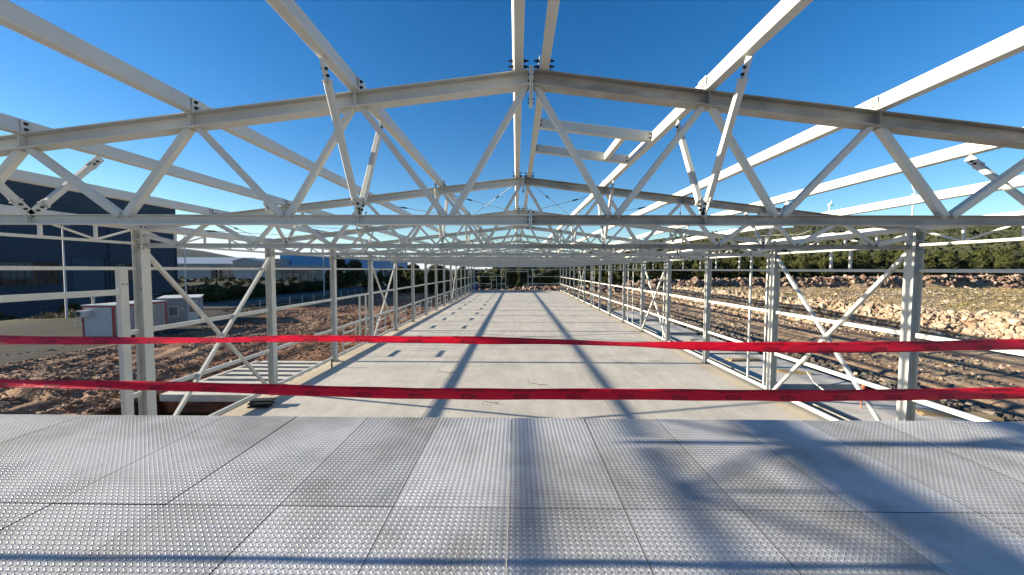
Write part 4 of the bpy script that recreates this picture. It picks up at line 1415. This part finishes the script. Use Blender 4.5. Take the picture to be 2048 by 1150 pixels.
def trunk_mesh(h_, r, seed):
    rg = random.Random(seed); b = MB()
    b.tube([(0, 0, -.3), (rg.uniform(-.1, .1), rg.uniform(-.1, .1), h_ * .4), (rg.uniform(-.2, .2), rg.uniform(-.2, .2), h_ * .85)], [r, r * .7, r * .25], 7)
    for k in range(5):
        z = h_ * (.25 + .12 * k); a = rg.uniform(0, 6.28); L = h_ * .25
        b.tube([(0, 0, z), (math.cos(a) * L * .5, math.sin(a) * L * .5, z + L * .25), (math.cos(a) * L, math.sin(a) * L, z + L * .5)], [r * .35, r * .2, r * .06], 5)
    return b.mesh('trunk', M['bark'])


TV = []
for k in range(6):
    kd = 'round' if k % 3 else 'cone'
    TV.append((crown_mesh(100 + k, 5.2, 2.1 + .25 * (k % 3), kd, 2600), trunk_mesh(5.0, .16, k)))


def tree(x, y, s_, v, label, group=None, name='pine_tree', cat='tree', sz=1.0):
    z = float(gz(np.array([x]), np.array([y]))[0])
    e = empty(name, (x, y, z - .1), random.uniform(0, 6.28)); e.scale = (s_, s_, s_ * sz)
    tag(e, label, cat, group)
    link('crown', TV[v][0], e); link('trunk', TV[v][1], e)
    return e


placed = []
cnt = 0
tries = 0
while cnt < 290 and tries < 20000:
    tries += 1
    y = 93.5 + 52 * random.random() ** 1.5; x = random.uniform(-14, 24 + y * 1.32)
    if any((x - a) ** 2 + (y - b_) ** 2 < 3.4 ** 2 for a, b_ in placed): continue
    placed.append((x, y)); cnt += 1
    tree(x, y, random.uniform(.72, 1.2) * (1 if x > 15 else .85), random.randrange(6), 'dark green bushy tree in the dense wood behind the hall and the rock cut', 'trees of the dense wood', sz=random.uniform(.85, 1.15))
# far wood on the hillside
n_ = 26000
y = 125 + 480 * RNG.uniform(0, 1, n_) ** 1.25; x = RNG.uniform(-.12, 1.5, n_) * y
k = (fbm(x * .02, y * .012, 77, 4) > (-.42 + .55 * ss(220, 480, y))); x, y = x[k], y[k]
sz = RNG.uniform(1.1, 2.5, len(x))
o = link('hillside_wood', blobs('hillside_wood', np.stack([x, y, gz(x, y)], 1), sz, M['leaf_far'], None, flat=1.0, jit=.4, sink=.5, tall=sz * 1.15))
tag(o, 'far wood and scrub covering the hillside on the right', 'wood', kind='stuff')
n_ = 5000
y = 160 + 700 * RNG.uniform(0, 1, n_) ** 1.3; x = -RNG.uniform(.1, 1.0, n_) * y
k = (fbm(x * .02, y * .012, 79, 4) > .08) & ~((x < -120) & (x > -280) & (y > 230) & (y < 530)) & ~((x > -49) & (x < -35)); x, y = x[k], y[k]
sz = RNG.uniform(.8, 1.9, len(x))
o = link('far_scrub', blobs('far_scrub', np.stack([x, y, gz(x, y)], 1), sz, M['leaf_far'], None, flat=.8, jit=.4, sink=.5, tall=sz * .9))
tag(o, 'far scrub dotted over the plain on the left', 'scrub', kind='stuff')

# pines and shrubs on the left
for x, y, s_, v, lb in ((-50.5, 108, 1.75, 0, 'tallest dark pine in front of the blue hall'), (-45.5, 107, 1.45, 1, 'round dark pine right of the tallest pine by the road'), (-55.0, 112, 1.15, 4, 'smaller dark tree left of the tallest pine')):
    tree(x, y, s_, v, lb)
sl_ = 'low dark green shrub in the scrub beyond the road on the left'
for k in range(270):
    if k >= 190: y = random.uniform(175, 262); x = -y * random.uniform(.42, .93)
    elif k < 60: y = random.uniform(125, 160); x = -y * random.uniform(.42, .93)
    elif k < 165: y = random.uniform(60, 105); x = -48 - random.random() * 9
    else: y = random.uniform(110, 200); x = random.choice((-52, -56, -33, -31)) - random.uniform(-1.5, 1.5)
    tree(x, y, random.uniform(.4, .8), random.choice((1, 2, 4, 5)), sl_, 'shrubs beyond the road', 'shrub', 'shrub', .62)
for k in range(16):
    tree(-72 - random.uniform(0, 20), random.uniform(58, 96), random.uniform(.4, .8), random.choice((1, 2, 4, 5)), 'dusty green shrub at the foot of the navy blue hall', 'shrubs before the navy hall', 'shrub', 'shrub', .7)
for k in range(16):
    tree(random.uniform(-34, -13.5), random.uniform(84, 100), random.uniform(.6, 1.0), random.randrange(6), 'green tree behind the far left corner of the hall', 'trees beyond the far left corner')

# ------------------------------------------------------------------ air
hz = MB().box(-4450, 4450, -58, 4900, -60, 186).mesh('haze', [])
hzm = bpy.data.materials.new('haze_air'); hzm.use_nodes = True
hn = hzm.node_tree
for n_ in list(hn.nodes):
    if n_.type != 'OUTPUT_MATERIAL': hn.nodes.remove(n_)
pv = hn.nodes.new('ShaderNodeVolumePrincipled')
pv.inputs['Color'].default_value = (0.80, 0.88, 1.0, 1)
pv.inputs['Density'].default_value = 0.000022
pv.inputs['Anisotropy'].default_value = 0.3
hn.links.new(pv.outputs[0], [n_ for n_ in hn.nodes if n_.type == 'OUTPUT_MATERIAL'][0].inputs['Volume'])
hz.materials.append(hzm)
tag(link('haze', hz), kind='stuff')

for k in range(11):
    tree(random.uniform(-25, -15.5), random.uniform(77.5, 84.5), random.uniform(.95, 1.2), random.randrange(6), 'green tree behind the far left corner of the hall', 'trees beyond the far left corner')
